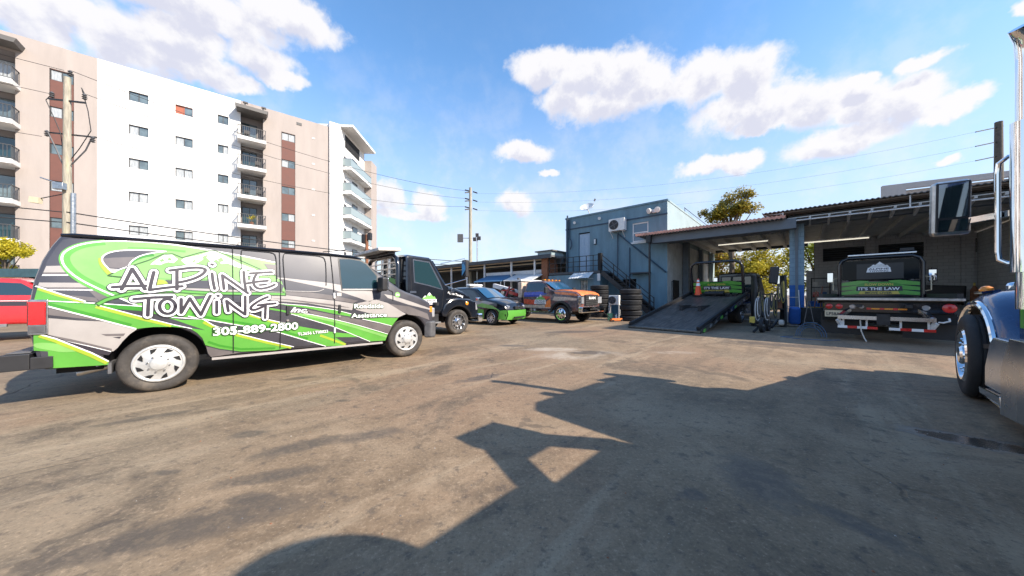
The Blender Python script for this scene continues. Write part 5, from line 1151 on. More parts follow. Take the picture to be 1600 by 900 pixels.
    D.box(-L, 0, -.5, -.38, -.25, -.171, 'dark_steel'); D.box(-L, 0, .38, .5, -.25, -.171, 'dark_steel')
    d = D.build('deck', t, deck_loc, (0, tilt, 0))
    for sg in (-1, 1):
        mb = MB(); mb.box(-L, -.05, sg*1.22-.045, sg*1.22+.045, .001, .13, 'dark_steel'); mb.box(-L, 0, sg*1.285-.012, sg*1.285+.012, -.16, .05, 'black_paint')
        for k in range(int((L-.4)/.62)): mb.box(-L+.25+k*.62, -L+.5+k*.62, sg*1.3-.006, sg*1.3+.006, -.13, -.03, 'plate_aluminium' if k % 3 else 'green')
        mb.build('side_rail', d)
    mb = MB(); mb.box(-L-.05, -L, -1.29, 1.29, -.05, .006, 'steel'); mb.build('tail_edge', d)
    mb = MB(); y = 1.1; mb.tube([(-.12, -y, 0), (-.12, -y, H-.28), (-.12, -y+.08, H-.1), (-.12, -y+.26, H), (-.12, y-.26, H), (-.12, y-.08, H-.1), (-.12, y, H-.28), (-.12, y, 0)], .065, 'black_paint', 12); mb.build('headboard_frame', d)
    mb = MB(); mb.box(-.13, -.1, -1.05, 1.05, .03, .66, 'black_paint'); pn = mb.build('headboard_panel', d)
    return t, d, pn, L
def slogan(d):
    """green chevrons and lettering on the headboard, seen from behind the truck"""
    mb = MB(); X = lambda l: -.1305-.002*(l+1)
    def q(pts, l, m): mb.add([(X(l), -a, b) for a, b in pts], [tuple(range(len(pts)))], m)
    for sg in (-1, 1):
        for k, z in enumerate((.46, .27, .08)): q([(sg*1.03, z), (sg*1.03, z+.13), (sg*.55, z+.22), (sg*.25, z+.2) if k == 0 else (sg*.35, z+.17), (sg*.42, z+.05)], 0, 'green')
    q([(-.62, .5), (-.3, .62), (.3, .62), (.62, .5), (.55, .44), (-.55, .44)], 1, 'green_dark'); q([(-.55, .12), (.55, .12), (.5, .24), (-.5, .24)], 1, 'gold'); q([(-.62, .25), (.62, .25), (.6, .44), (-.6, .44)], 1, 'ink')
    for s, z, h, w_, m in (('SLOW DOWN', .47, .09, .75, 'gold'), ("IT'S THE LAW", .285, .115, 1.08, 'white_vinyl'), ('MOVE OVER', .135, .085, .7, 'ink')): put_text(mb, s, (X(2), w_/2, z), (0, -1, 0), (0, 0, 1), w_, h, m, .03)
    return mb.build('slogan_lettering', d, fix=False)

# black truck behind the van
T1, d, pn, L = flatbed('glossy black conventional flatbed tow truck parked nose right behind the striped van', (-2.48, 11.2, 0), R(44), (-1.98, 0, 1.15), 0, 5.0, 1.28, -4.7, -6.8)
mb = MB(); mb.obox((-.3, 0, 1.44), (.65, 2.0, .09), (0, R(-4), 0), 'dirt_white'); mb.box(-.3, -.1, -.9, .9, 1.32, 1.39, 'plastic_black'); mb.build('light_bar', d, bev=.02)
mb = MB()
for z in (.75, .92, 1.09): mb.box(-.14, -.1, -1.06, 1.06, z-.02, z+.02, 'aluminium')
for yy in (-.5, 0, .5): mb.box(-.15, -.09, yy-.03, yy+.03, .66, 1.26, 'aluminium')
mb.build('headboard_grid', d); slogan(d)
# truck with tilted deck in the left bay
HB = R(41)
fx, fy_ = math.cos(HB), math.sin(HB)
ox, oy = 5.47+11.3*fx, 11.6+11.3*fy_
TL = R(11.2)
T2, d, pn, L = flatbed('black flatbed tow truck in the left bay, its deck tilted down to the ground', (ox, oy, 0), HB, (-11.3+6.4*math.cos(TL), 0, .09+6.4*math.sin(TL)), -TL)
slogan(d)
mb = MB()
for k in range(7): mb.obox((-.35-.1*(k % 2), -.8+.27*k, .06), (.3, .2, .1), (0, 0, .4*k), 'dark_steel')
mb.cyl((-.5, -.4, .14), (-.5, .4, .14), .1, m='dark_steel'); mb.build('winch', d)
# truck with its rear to the camera in the right bay
T3, d, pn, L = flatbed('black flatbed tow truck in the right bay, rear lamps and silver wheel lift facing out', (10.1+8.9*math.cos(R(41.6)), 8.62+8.9*math.sin(R(41.6)), 0), R(41.6), (-2.5, 0, 1.21))
slogan(d)
mb = MB(); mb.box(-.125, -.115, -1.02, 1.02, .70, 1.5, 'rear_glass'); mb.box(-.1262, -.1255, -.64, .6, .74, 1.36, 'logo_glass'); mb.build('headboard_window', d)
mb = MB(); mountain_logo(mb, lambda a, b, l: (-.127-.002*l, -a, 1.16+b), .3, 'white_metal'); mb.build('emblem', d, fix=False)
mb = MB(); mb.box(-.2, .05, -.95, .85, 1.70, 1.76, 'plate_aluminium'); mb.box(-.1, .1, -.9, -.55, 1.8, 1.92, 'plastic_black'); mb.build('light_bar', d, bev=.01)
for sg in (-1, 1):
    mb = MB(); mb.tube([(-.15, sg*1.16, .25), (-.25, sg*1.28, .28), (-.25, sg*1.28, .75), (-.15, sg*1.16, .8)], .018, 'plate_tan', 6); mb.build('grab_handle', d)
mb = MB(); mb.box(-8.75, -8.62, -1.15, 1.15, .82, 1.08, 'black_paint'); mb.box(-8.7, -8.5, -1.2, 1.2, .55, .82, 'void'); tb = mb.build('tail_panel', T3)
def disc(nm, y, z, r, m, par, x=-8.755): mb = MB(); mb.lathe([(r, 0), (r, .02), (r*.7, .035), (.001, .035)], (x, y, z), (-1, 0, 0), m, 14); mb.build(nm, par)
for y in (1.05, .84): disc('tail_light', y, .97, .075, 'red_lens', T3)
disc('tail_light', -1.08, .97, .115, 'red_lens', T3)
for y in (.57, -.72): disc('reversing_lamp', y, .97, .068, 'clear_lens', T3)
disc('reversing_lamp', .4, .97, .055, 'clear_lens', T3)
for y in (.2, -.42, -.98+1.35): pass
for y in (.14, -.1, -.34): mb = MB(); mb.box(-8.765, -8.751, y-.075, y+.075, .90, .94, 'amber'); mb.build('marker_lamp', T3)
for y in (.02, -.22, .26): mb = MB(); mb.box(-8.768, -8.752, y-.04, y+.04, .895, .945, 'red_lens'); mb.build('marker_lamp', T3)
mb = MB(); mb.box(-8.8, -8.78, .72, 1.14, .66, .85, 'plate_tan'); lp_ = mb.build('licence_plate', T3); mb = MB(); put_text(mb, 'LP58AC', (-8.803, 1.1, .705), (0, -1, 0), (0, 0, 1), .34, .09, 'ink', .02); mb.build('plate_lettering', lp_, fix=False)
mb = MB()
for y0, y1 in ((.08, .86), (-.86, -.08)): mb.box(-9.05, -8.95, y0, y1, .62, .72, 'aluminium')
for sg in (-1, 1): mb.bar((-8.95, sg*.8, .7), (-8.7, sg*.62, .9), .1, .1, 'aluminium'); mb.bar((-9.0, sg*.86, .6), (-8.9, sg*.78, .42), .06, .1, 'white_metal')
mb.box(-9.1, -8.9, -.12, .12, .5, .78, 'dark_steel'); mb.build('wheel_lift', T3)
mb = MB()
for y0, y1 in ((.1, .86), (-.86, -.1)):
    n = 4
    for k in range(n): a, b = y0+(y1-y0)*k/n, y0+(y1-y0)*(k+1)/n; mb.box(-8.98, -8.94, a, b, .36, .43, 'red_lens' if (k % 2 == 0) else 'white_vinyl')
for y in (.75, .3, -.3, -.75): mb.box(-8.95, -8.92, y-.02, y+.02, .4, .62, 'white_metal')
mb.build('reflective_bar', T3)
mb = MB(); mb.box(-8.45, -8.42, .35, 1.25, .14, .75, 'plastic_black'); mb.build('mud_flap', T3); mb = MB(); mb.box(-8.45, -8.42, -1.25, -.35, .14, .75, 'plastic_black'); mb.build('mud_flap', T3)
mb = MB(); mb.tube([(-9.0, .42, .6), (-9.03, .4, .3), (-9.02, .34, .1), (-9.1, .3, .02)], .014, 'dirt_white', 6); mb.build('chain', T3)
mb = MB(); mb.tube([(-9.0, -.9, .62), (-9.1, -.95, .62), (-9.1, -1.05, .66), (-9.0, -1.05, .72)], .02, 'white_metal', 6); mb.build('hook', T3)
cone = thing('traffic_cone', 'orange traffic cone with white collars standing at the top of the tilted truck deck', 'traffic cone')
cp_ = (T2.location.x+(-11.3+6.0*math.cos(TL))*fx-.72*-fy_*1.0, 0)
def t2w(x, y, z): return (ox+x*fx-y*fy_, oy+x*fy_+y*fx, z)
cone.location = t2w(-11.3+5.9*math.cos(TL), .72, .09+5.9*math.sin(TL)+.01)
mb = MB(); mb.box(-.2, .2, -.2, .2, 0, .04, 'plastic_black'); mb.build('base', cone)
mb = MB(); mb.lathe([(.16, .04), (.04, .85), (.001, .86)], (0, 0, 0), (0, 0, 1), 'orange_plastic', 20); mb.build('body', cone)
for z0, z1 in ((.5, .64), (.7, .8)): r_ = lambda z: .16-.12*(z-.04)/.81+.003; mb = MB(); mb.lathe([(r_(z0), z0), (r_(z1), z1)], (0, 0, 0), (0, 0, 1), 'white_vinyl', 20); mb.build('collar', cone)

# ------------------------------------------------------------------ small hatchback in the same livery
nt = thing('hatchback_car', 'compact black hatchback with bright green bumper and sills parked beside the black truck', 'car', (-.40, 14.18, 0), R(-36))
ny = lambda x, z: .85-.17*max(0, (z-.9))/.6*1.0-.20*max(0, (x-.25)/.6)**2-(.05*max(0, (.5-z)))
o = [(-3.2, .3), (-2.95, .25)]+arc(-2.6, .31, .36, 178, 2)+[(-2.2, .22), (-.4, .22)]+arc(0, .31, .36, 178, 2)+[(.5, .22), (.72, .24), (.78, .45), (.74, .66), (.62, .86), (.2, 1.0), (-.25, 1.06), (-.55, 1.2), (-1.05, 1.49), (-1.4, 1.55), (-2.4, 1.54), (-2.95, 1.42), (-3.2, 1.0), (-3.25, .6)]
mb = MB(); sil_body(mb, densify(o, .14, True), ny, .06, 'black_paint', top=.06, front=.12, back=.05, zk=[.5, .9, 1.2], sk=[.3, .5])
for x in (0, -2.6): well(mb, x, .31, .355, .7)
mb.build('body', nt, fix=False)
mb = MB()
for sg in (-1, 1):
    decal(mb, [(-2.2, .26), (-.42, .24), (-.40, .62), (-1.1, .74), (-2.2, .6)], ny, .004, 'green', sg, [.5]); decal(mb, [(-.9, .78), (-.3, .70), (.3, .66), (.5, .48), (.46, .62), (.1, .8), (-.5, .9)], ny, .004, 'green_light', sg, [.5, .9], [.3, .5])
    decal(mb, [(.36, .25), (.70, .25), (.77, .45), (.74, .64), (.44, .6), (.4, .4)], ny, .005, 'green', sg, [.5], [.5]); decal(mb, [(-1.6, .85), (-.4, .78), (.2, .9), (-.3, .99), (-1.2, .98)], ny, .003, 'van_silver', sg, [.9]); decal(mb, [(-2.9, .75), (-1.7, .72), (-1.2, .86), (-2.2, .95), (-2.9, .95)], ny, .004, 'green', sg, [.9])
mb.build('livery', nt, fix=False)
mb = MB(); vs = []; row = []
for zi, (x, z) in enumerate(((.70, .24), (.775, .45), (.745, .62))):
    for f in (-1, -.75, -.4, 0, .4, .75, 1): row.append((x+.012+.12*(1-f*f)*1.0, f*(ny(x, z)-.03), z))
mb.add(row, [(7*a+i, 7*a+i+1, 7*a+7+i+1, 7*a+7+i) for a in range(2) for i in range(6)], 'green', True); mb.build('front_bumper', nt, fix=False)
mb = MB(); mb.box(.87, .915, -.38, .38, .3, .36, 'void'); mb.box(.80, .895, -.3, .3, .66, .78, 'plastic_black'); mb.build('grille', nt, bev=.01)
mb = MB(); mb.lathe([(.075, 0), (.075, .015), (.055, .02), (.055, .005)], (.88, 0, .72), (1, 0, .2), 'chrome', 16); mb.bar((.9, -.08, .72), (.9, .08, .72), .03, .01, 'chrome'); mb.build('badge', nt)
for sg in (-1, 1):
    mb = MB(); mb.obox((.56, sg*.60, .80), (.42, .14, .13), (0, R(22), -sg*R(24)), 'clear_lens'); mb.obox((.38, sg*.70, .86), (.16, .08, .11), (0, R(18), -sg*R(16)), 'amber'); mb.build('headlight', nt, bev=.03)
    mb = MB(); decal(mb, [(-2.75, 1.02), (-.62, 1.02), (-1.1, 1.38), (-1.4, 1.45), (-2.4, 1.44)], ny, .005, 'glass', sg, [1.2]); mb.build('side_window', nt, fix=False)
    mb = MB(); mb.obox((-.66, sg*.92, 1.06), (.14, .2, .14), (0, 0, 0), 'chrome' if sg < 0 else 'black_paint'); mb.build('side_mirror', nt, bev=.03)
    wheel(nt, 0, sg*.83, .31, .2, 'alloy', 'rubber_dark'); wheel(nt, -2.6, sg*.83, .31, .2, 'alloy', 'rubber_dark')
mb = MB(); vs = []
for f in (-1, -.6, 0, .6, 1):
    for x, z in ((-.33, 1.09), (-.56, 1.21), (-1.03, 1.485)): b = 1-f*f; vs.append((x+.03+.07*b, f*(ny(x, z)-.07), z+.02+.03*b))
mb.add(vs, [(3*i+j, 3*i+j+1, 3*i+j+4, 3*i+j+3) for i in range(4) for j in range(2)], 'glass_blue', True); mb.build('windshield', nt, fix=False)
mb = MB(); mb.box(-1.85, -1.6, -.45, .45, 1.62, 1.72, 'white_plastic'); mb.build('roof_sign', nt, bev=.03)

nt.scale = (1, 1, 1.05)
# ------------------------------------------------------------------ wrapped wrecker pickup
rm = thing('wrecker_pickup', 'wrecker pickup with orange hood, chrome front and dark patterned wrap before the blue building', 'tow truck', (2.95, 15.3, 0), R(-44))
ry_ = lambda x, z: .98-.2*max(0, z-1.35)/.6-.06*max(0, x-.5)/.4
o = [(-2.35, .62), (-.52, .58)]+arc(0, .42, .52, 165, 10)+[(.62, .55), (.9, .62), (.94, 1.0), (.9, 1.3), (.7, 1.42), (.1, 1.47), (-.45, 1.48), (-.7, 1.58), (-1.1, 1.9), (-1.3, 1.97), (-2.1, 1.98), (-2.3, 1.9), (-2.38, 1.3)]
mb = MB(); sil_body(mb, densify(o, .15, True), ry_, .06, 'wrap_dark', top=.05, front=.06, zk=[1.0, 1.35, 1.6], sk=[.5]); well(mb, 0, .42, .51, .85); mb.build('body', rm, fix=False)
mb = MB(); zk = [1.0, 1.35]
for sg in (-1, 1):
    decal(mb, [(-2.3, 1.2), (-1.3, 1.22), (-.7, 1.4), (-1.2, 1.45), (-2.3, 1.42)], ry_, .003, 'wrap_blue', sg, zk); decal(mb, [(-2.3, .85), (-1.6, .8), (-1.1, .95), (-.6, 1.2), (-.9, 1.25), (-1.7, 1.05), (-2.3, 1.1)], ry_, .003, 'wrap_red', sg, zk)
    decal(mb, [(-2.3, .66), (-.62, .66), (-.58, .85), (-1.2, .8), (-2.3, .8)], ry_, .003, 'wrap_sand', sg, zk); decal(mb, [(-.5, 1.05), (-.2, 1.0), (.3, 1.05), (.8, 1.05), (.85, 1.15), (.2, 1.2), (-.4, 1.22)], ry_, .003, 'wrap_sand', sg, [1.0], [.5]); decal(mb, [(-.3, 1.34), (.3, 1.30), (.8, 1.26), (.82, 1.30), (.66, 1.38), (.1, 1.43), (-.44, 1.44)], ry_, .004, 'orange', sg, [1.35], [.5]); decal(mb, [(-.95, .7), (-.6, .72), (-.62, 1.15), (-.9, .95)], ry_, .004, 'orange', sg, zk)
    mountain_logo(mb, lambda a, b, l: (-1.25-sg*a, sg*(ry_(0, 1)+.007+.002*l), 1.02+b), .34)
mb.build('wrap', rm, fix=False)
mb = MB(); row = []
for x, z in ((.955, 1.24), (.90, 1.33), (.7, 1.43), (.1, 1.485), (-.42, 1.5)):
    for f in (-1, -.5, 0, .5, 1): row.append((x, f*.82, z+.012+.05*(1-f*f)))
mb.add(row, [(5*a+i, 5*a+i+1, 5*a+6+i, 5*a+5+i) for a in range(4) for i in range(4)], 'orange', True); mb.build('hood', rm, fix=False)
mb = MB(); mb.box(.93, 1.02, -.55, .55, .82, 1.3, 'plastic_black')
for k in range(5): mb.box(1.021, 1.035, -.52, .52, .86+.09*k, .895+.09*k, 'steel')
put_text(mb, 'RAM', (1.04, -.28, 1.1), (0, 1, 0), (0, 0, 1), .56, .12, 'white_metal', .03); mb.build('grille', rm)
mb = MB(); mb.box(.9, 1.12, -.98, .98, .5, .76, 'chrome'); mb.box(.9, 1.14, -.35, .35, .6, .68, 'void'); mb.build('front_bumper', rm, bev=.04)
for sg in (-1, 1):
    mb = MB(); mb.obox((.9, sg*.77, 1.06), (.16, .36, .36), (0, 0, -sg*R(12)), 'chrome'); ho = mb.build('headlight', rm, bev=.03); mb = MB(); mb.obox((.975, sg*.75, 1.06), (.04, .3, .3), (0, 0, -sg*R(12)), 'clear_lens'); mb.build('lens', ho)
    mb = MB(); pl_ = arc(0, .42, .60, 172, 5)+arc(0, .42, .51, 5, 172); thick(mb, pl_, ry_, -.02, .09, 'plastic_black', sg); mb.build('wheel_arch', rm, fix=False)
    mb = MB(); decal(mb, [(-2.2, 1.5), (-.82, 1.5), (-1.15, 1.82), (-1.3, 1.88), (-2.15, 1.88)], ry_, .005, 'glass', sg, [1.6]); mb.build('side_window', rm, fix=False)
    mb = MB(); mb.obox((-.72, sg*1.18, 1.52), (.12, .24, .3), (0, 0, 0), 'plastic_black'); mb.bar((-.75, sg*.9, 1.45), (-.72, sg*1.1, 1.45), .06, .06, 'plastic_black'); mb.build('side_mirror', rm, bev=.03)
    mb = MB(); mb.box(-2.3, -.6, sg*1.02-.08, sg*1.02+.08, .46, .51, 'aluminium'); mb.build('step', rm)
    wheel(rm, 0, sg*1.0, .42, .26, 'chromecap', 'rubber_dark'); wheel(rm, -3.9, sg*1.05, .42, .48, 'chromecap', 'rubber_dark')
mb = MB(); vs = []
for f in (-1, -.5, 0, .5, 1):
    for x, z in ((-.5, 1.52), (-1.08, 1.88)): b = 1-f*f; vs.append((x+.03+.05*b, f*.78, z+.03+.03*b))
mb.add(vs, [(2*i, 2*i+1, 2*i+3, 2*i+2) for i in range(4)], 'glass_blue', True); mb.build('windshield', rm, fix=False)
for k in range(5): mb = MB(); mb.box(-1.35, -1.22, -.6+.3*k-.05, -.6+.3*k+.05, 2.02, 2.07, 'amber'); mb.build('cab_lamp', rm)
mb = MB(); mb.box(-5.2, -2.5, -.98, .98, .75, 1.15, 'wrap_dark'); mb.box(-2.75, -2.5, -.95, .95, 1.15, 1.95, 'wrap_sand'); mb.build('wrecker_bed', rm, bev=.03)
mb = MB(); mb.bar((-2.9, 0, 1.3), (-5.6, 0, 1.85), .22, .24, 'white_metal'); mb.bar((-3.6, 0, 1.1), (-3.6, 0, 2.25), .1, .1, 'plastic_grey'); mb.box(-3.5, -2.6, -.85, .85, 2.02, 2.1, 'white_plastic'); mb.build('boom', rm)
for x, y in ((-3.4, -.75), (-4.1, -.7)):
    mb = MB(); mb.lathe([(.1, -.05), (.22, -.06), (.25, 0), (.22, .06), (.1, .05)], (x, y, 1.42), (0, 1, 0), 'rubber', 18); o = mb.build('dolly_wheel', rm); mb = MB(); mb.lathe([(.12, -.055), (.1, -.06), (.001, -.05)], (x, y, 1.42), (0, 1, 0), 'aluminium', 14); mb.build('rim', o)
mb = MB(); mb.bar((-3.2, -.78, 1.6), (-4.4, -.7, 1.5), .08, .08, 'red_paint'); mb.bar((-3.7, -.9, 1.2), (-3.7, -.6, 1.75), .08, .08, 'red_paint'); mb.bar((-2.8, -.9, 1.3), (-3.4, -.9, 1.45), .15, .15, 'red_paint'); mb.build('dolly_frame', rm)

# ------------------------------------------------------------------ red pickup at the left edge
rp = thing('pickup_truck', 'red pickup truck with a black side stripe half hidden behind the rear of the van', 'pickup truck', (-13.75, 10.4, 0), R(43))
py_ = lambda x, z: .95-.2*max(0, z-1.2)/.55
o = [(-4.6, .55), (-4.2, .5)]+arc(-3.4, .45, .5, 174, 6)+[(-2.8, .48), (-.6, .48)]+arc(0, .45, .5, 174, 6)+[(.7, .5), (.85, .6), (.85, 1.05), (.5, 1.14), (-.35, 1.2), (-.5, 1.26), (-1.05, 1.7), (-1.2, 1.77), (-2.1, 1.78), (-2.3, 1.72), (-2.45, 1.24), (-4.6, 1.22)]
mb = MB(); sil_body(mb, densify(o, .18, True), py_, .06, 'red_paint', top=.05, front=.05, zk=[1.2, 1.5]); 
for x in (0, -3.4): well(mb, x, .45, .49, .85)
mb.build('body', rp, fix=False)
for sg in (-1, 1):
    mb = MB(); decal(mb, [(-2.2, 1.3), (-1.62, 1.3), (-1.62, 1.66), (-2.1, 1.68)], py_, .005, 'glass_blue', sg, [1.5]); mb.build('side_window', rp, fix=False)
    mb = MB(); decal(mb, [(-1.52, 1.3), (-.72, 1.3), (-1.12, 1.64), (-1.52, 1.66)], py_, .005, 'glass', sg, [1.5]); mb.build('side_window', rp, fix=False)
    mb = MB(); decal(mb, [(-4.5, 1.02), (-1.4, 1.0), (.5, .98), (.5, 1.1), (-1.2, 1.12), (-2.4, 1.1)], py_, .004, 'ink', sg); stroke(mb, [(-4.5, 1.14), (-1.2, 1.14), (.5, 1.12)], .015, py_, .005, 'white_vinyl', sg); mb.build('stripe', rp, fix=False)
    wheel(rp, 0, sg*.93, .42, .26, 'truck'); wheel(rp, -3.4, sg*.93, .42, .26, 'truck')
mb = MB(); vs = [(x+.03, f*.72, z+.03) for f in (-1, 1) for x, z in ((-.53, 1.29), (-1.03, 1.69))]; mb.add(vs, [(0, 1, 3, 2)], 'glass'); mb.build('windshield', rp, fix=False)
mb = MB(); mb.box(-.35, -.2, -.2, .2, 1.24, 1.27, 'void'); mb.box(-2.4, -1.3, -.98, -.9, .42, .5, 'aluminium'); mb.build('step', rp)

# ------------------------------------------------------------------ tractor truck on the right
tr = thing('tractor_truck', 'big blue tractor truck with chrome wheel, stack and mirror at the right edge', 'truck', (6.72, 3.36, 0), R(46))
ty = lambda x, z: .50+.24*max(0, min(1, (1.3-x)/2.3))
o = [(-1.0, .9), (1.3, .9), (1.42, 1.05), (1.40, 1.42), (1.25, 1.50), (.4, 1.62), (-1.0, 1.86)]
mb = MB(); sil_body(mb, densify(o, .15, True), ty, .1, 'blue_paint', top=.06, front=.05); mb.build('hood', tr, fix=False)
mb = MB(); mb.box(1.4, 1.5, -.48, .48, .7, 1.5, 'chrome'); mb.build('radiator_shell', tr, bev=.06)
mb = MB(); mb.box(1.3, 1.58, -.8, .8, .42, .76, 'chrome'); mb.build('front_bumper', tr, bev=.05)
for sg in (-1, 1):
    # fender as a swept arch
    W0, W1 = (.5, 1.2)
    prof = arc(0, .55, .70, 28, 172, 16); prof = [(x*1.02, z) for x, z in prof]
    def fen(x, z): return z+.03
    mb = MB(); vs = []
    for (x, z) in prof+[(-.78, .62)]:
        nx, nz = x, z-.55; L_ = math.hypot(nx, nz); nx, nz = nx/L_, nz/L_
        for yy, dd in ((.46, .12), (.7, .14), (.88, .11), (.98, .06), (1.03, .0), (1.04, -.05), (1.02, -.065), (.5, -.05)): vs.append((x+nx*dd, sg*yy, z+nz*dd))
    k = 8; nn = len(vs)//k; mb.add(vs, [(k*i+j, k*i+j+1, k*i+k+j+1, k*i+k+j) for i in range(nn-1) for j in range(k-2)], 'blue_paint', True); mb.add(vs, [(k*i+6, k*i+7, k*i+k+7, k*i+k+6) for i in range(nn-1)], 'plastic_black', True); mb.add(vs[:k], [tuple(range(k))], 'plastic_black')
    fo = mb.build('fender', tr, fix=False, ang=60)
    mb = MB(); pts = [(x*1.02, sg*1.035, z-.01) for x, z in arc(0, .55, .665, 30, 188, 18)]; mb.tube(pts, .05, 'chrome', 10, rad=[.03]+[.042]*(len(pts)-2)+[.05]); mb.tube([(-.66, sg*1.0, .49), (-.70, sg*1.0, .33)], .06, 'chrome', 10); mb.build('fender_trim', fo)
    mb = MB(); mb.bar((-.60, sg*.6, .7), (-.74, sg*1.07, .72), .03, .04, 'plastic_black'); mb.bar((-.62, sg*1.1, .72), (-.95, sg*1.1, .75), .03, .05, 'plastic_black'); mb.build('fender_bracket', fo)
    mb = MB(); mb.lathe([(.055, 0), (.06, .03), (.03, .06), (.001, .065)], (.12, sg*.93, 1.365), (0, sg*.25, 1), 'amber', 12); mb.obox((.12, sg*.93, 1.355), (.28, .14, .03), (sg*-.2, 0, 0), 'chrome'); mb.build('turn_signal', fo)
    mb = MB(); mb.lathe([(.02, 0), (.17, .06), (.18, .2), (.12, .26), (.001, .26)], (1.2, sg*.62, 1.0), (1, 0, 0), 'chrome', 18); mb.lathe([(.15, .262), (.001, .28)], (1.2, sg*.62, 1.0), (1, 0, 0), 'clear_lens', 18); mb.build('headlight', tr)
    w_ = wheel(tr, 0, sg*1.15, .53, .30, 'chrome', 'rubber_dark', R(-4.5))
# cab and sleeper, mostly outside the picture
cyy = lambda x, z: 1.02-.06*max(0, z-1.6)
o = [(-3.2, .75), (-1.1, .75), (-1.02, 1.8), (-1.18, 2.0), (-1.42, 2.78), (-1.6, 2.92), (-2.9, 3.0), (-3.14, 2.88), (-3.35, 2.4), (-3.3, 1.2)]
mb = MB(); sil_body(mb, densify(o, .25, True), cyy, .08, 'blue_paint', top=.06, zk=[1.6, 2.2]); mb.build('cab', tr, fix=False)
mb = MB(); mb.box(-9.4, -3.3, -.45, .45, .75, .98, 'dark_steel'); mb.build('chassis', tr)
mb = MB(); mb.box(-9.4, -4.6, -1.1, 1.1, 1.15, 2.14, 'black_paint'); mb.box(-4.6, -3.55, -1.1, 1.1, 1.15, 2.02, 'black_paint'); mb.build('wrecker_body', tr, bev=.05)
for y in (-.97, .97):
    mb = MB(); mb.box(-4.22, -3.72, y-.13, y+.13, 2.42, 2.8, 'black_paint'); mb.bar((-3.6, y, 2.0), (-3.86, y, 2.5), .2, .16, 'black_paint'); mb.bar((-4.56, y, 2.1), (-4.1, y, 2.62), .2, .17, 'black_paint'); mb.build('light_mast', tr, bev=.02)
mb = MB(); mb.cyl((-5.75, -1.05, 2.14), (-5.75, 1.05, 2.14), .40, n=24, m='dark_steel'); mb.build('winch_drum', tr)
for x in (-6.4, -7.75):
    for sg in (-1, 1): wheel(tr, x, sg*1.2, .53, .6, 'chrome', 'rubber_dark')
mb = MB(); vs = []
for f in (-1, 0, 1):
    for x, z in ((-1.16, 2.05), (-1.4, 2.66)): vs.append((x+.02+.08*(1-f*f), f*.9, z+.02))
mb.add(vs, [(0, 1, 3, 2), (2, 3, 5, 4)], 'glass', True); mb.build('windshield', tr, fix=False)
mb = MB(); vs = [(-1.35, 0, 0)]; mb.prism([(-.95, 2.70), (-1.5, 2.86), (-1.5, 2.9), (-.9, 2.76)], -1.0, 1.0, 'xz', 'chrome'); mb.build('sun_visor', tr)
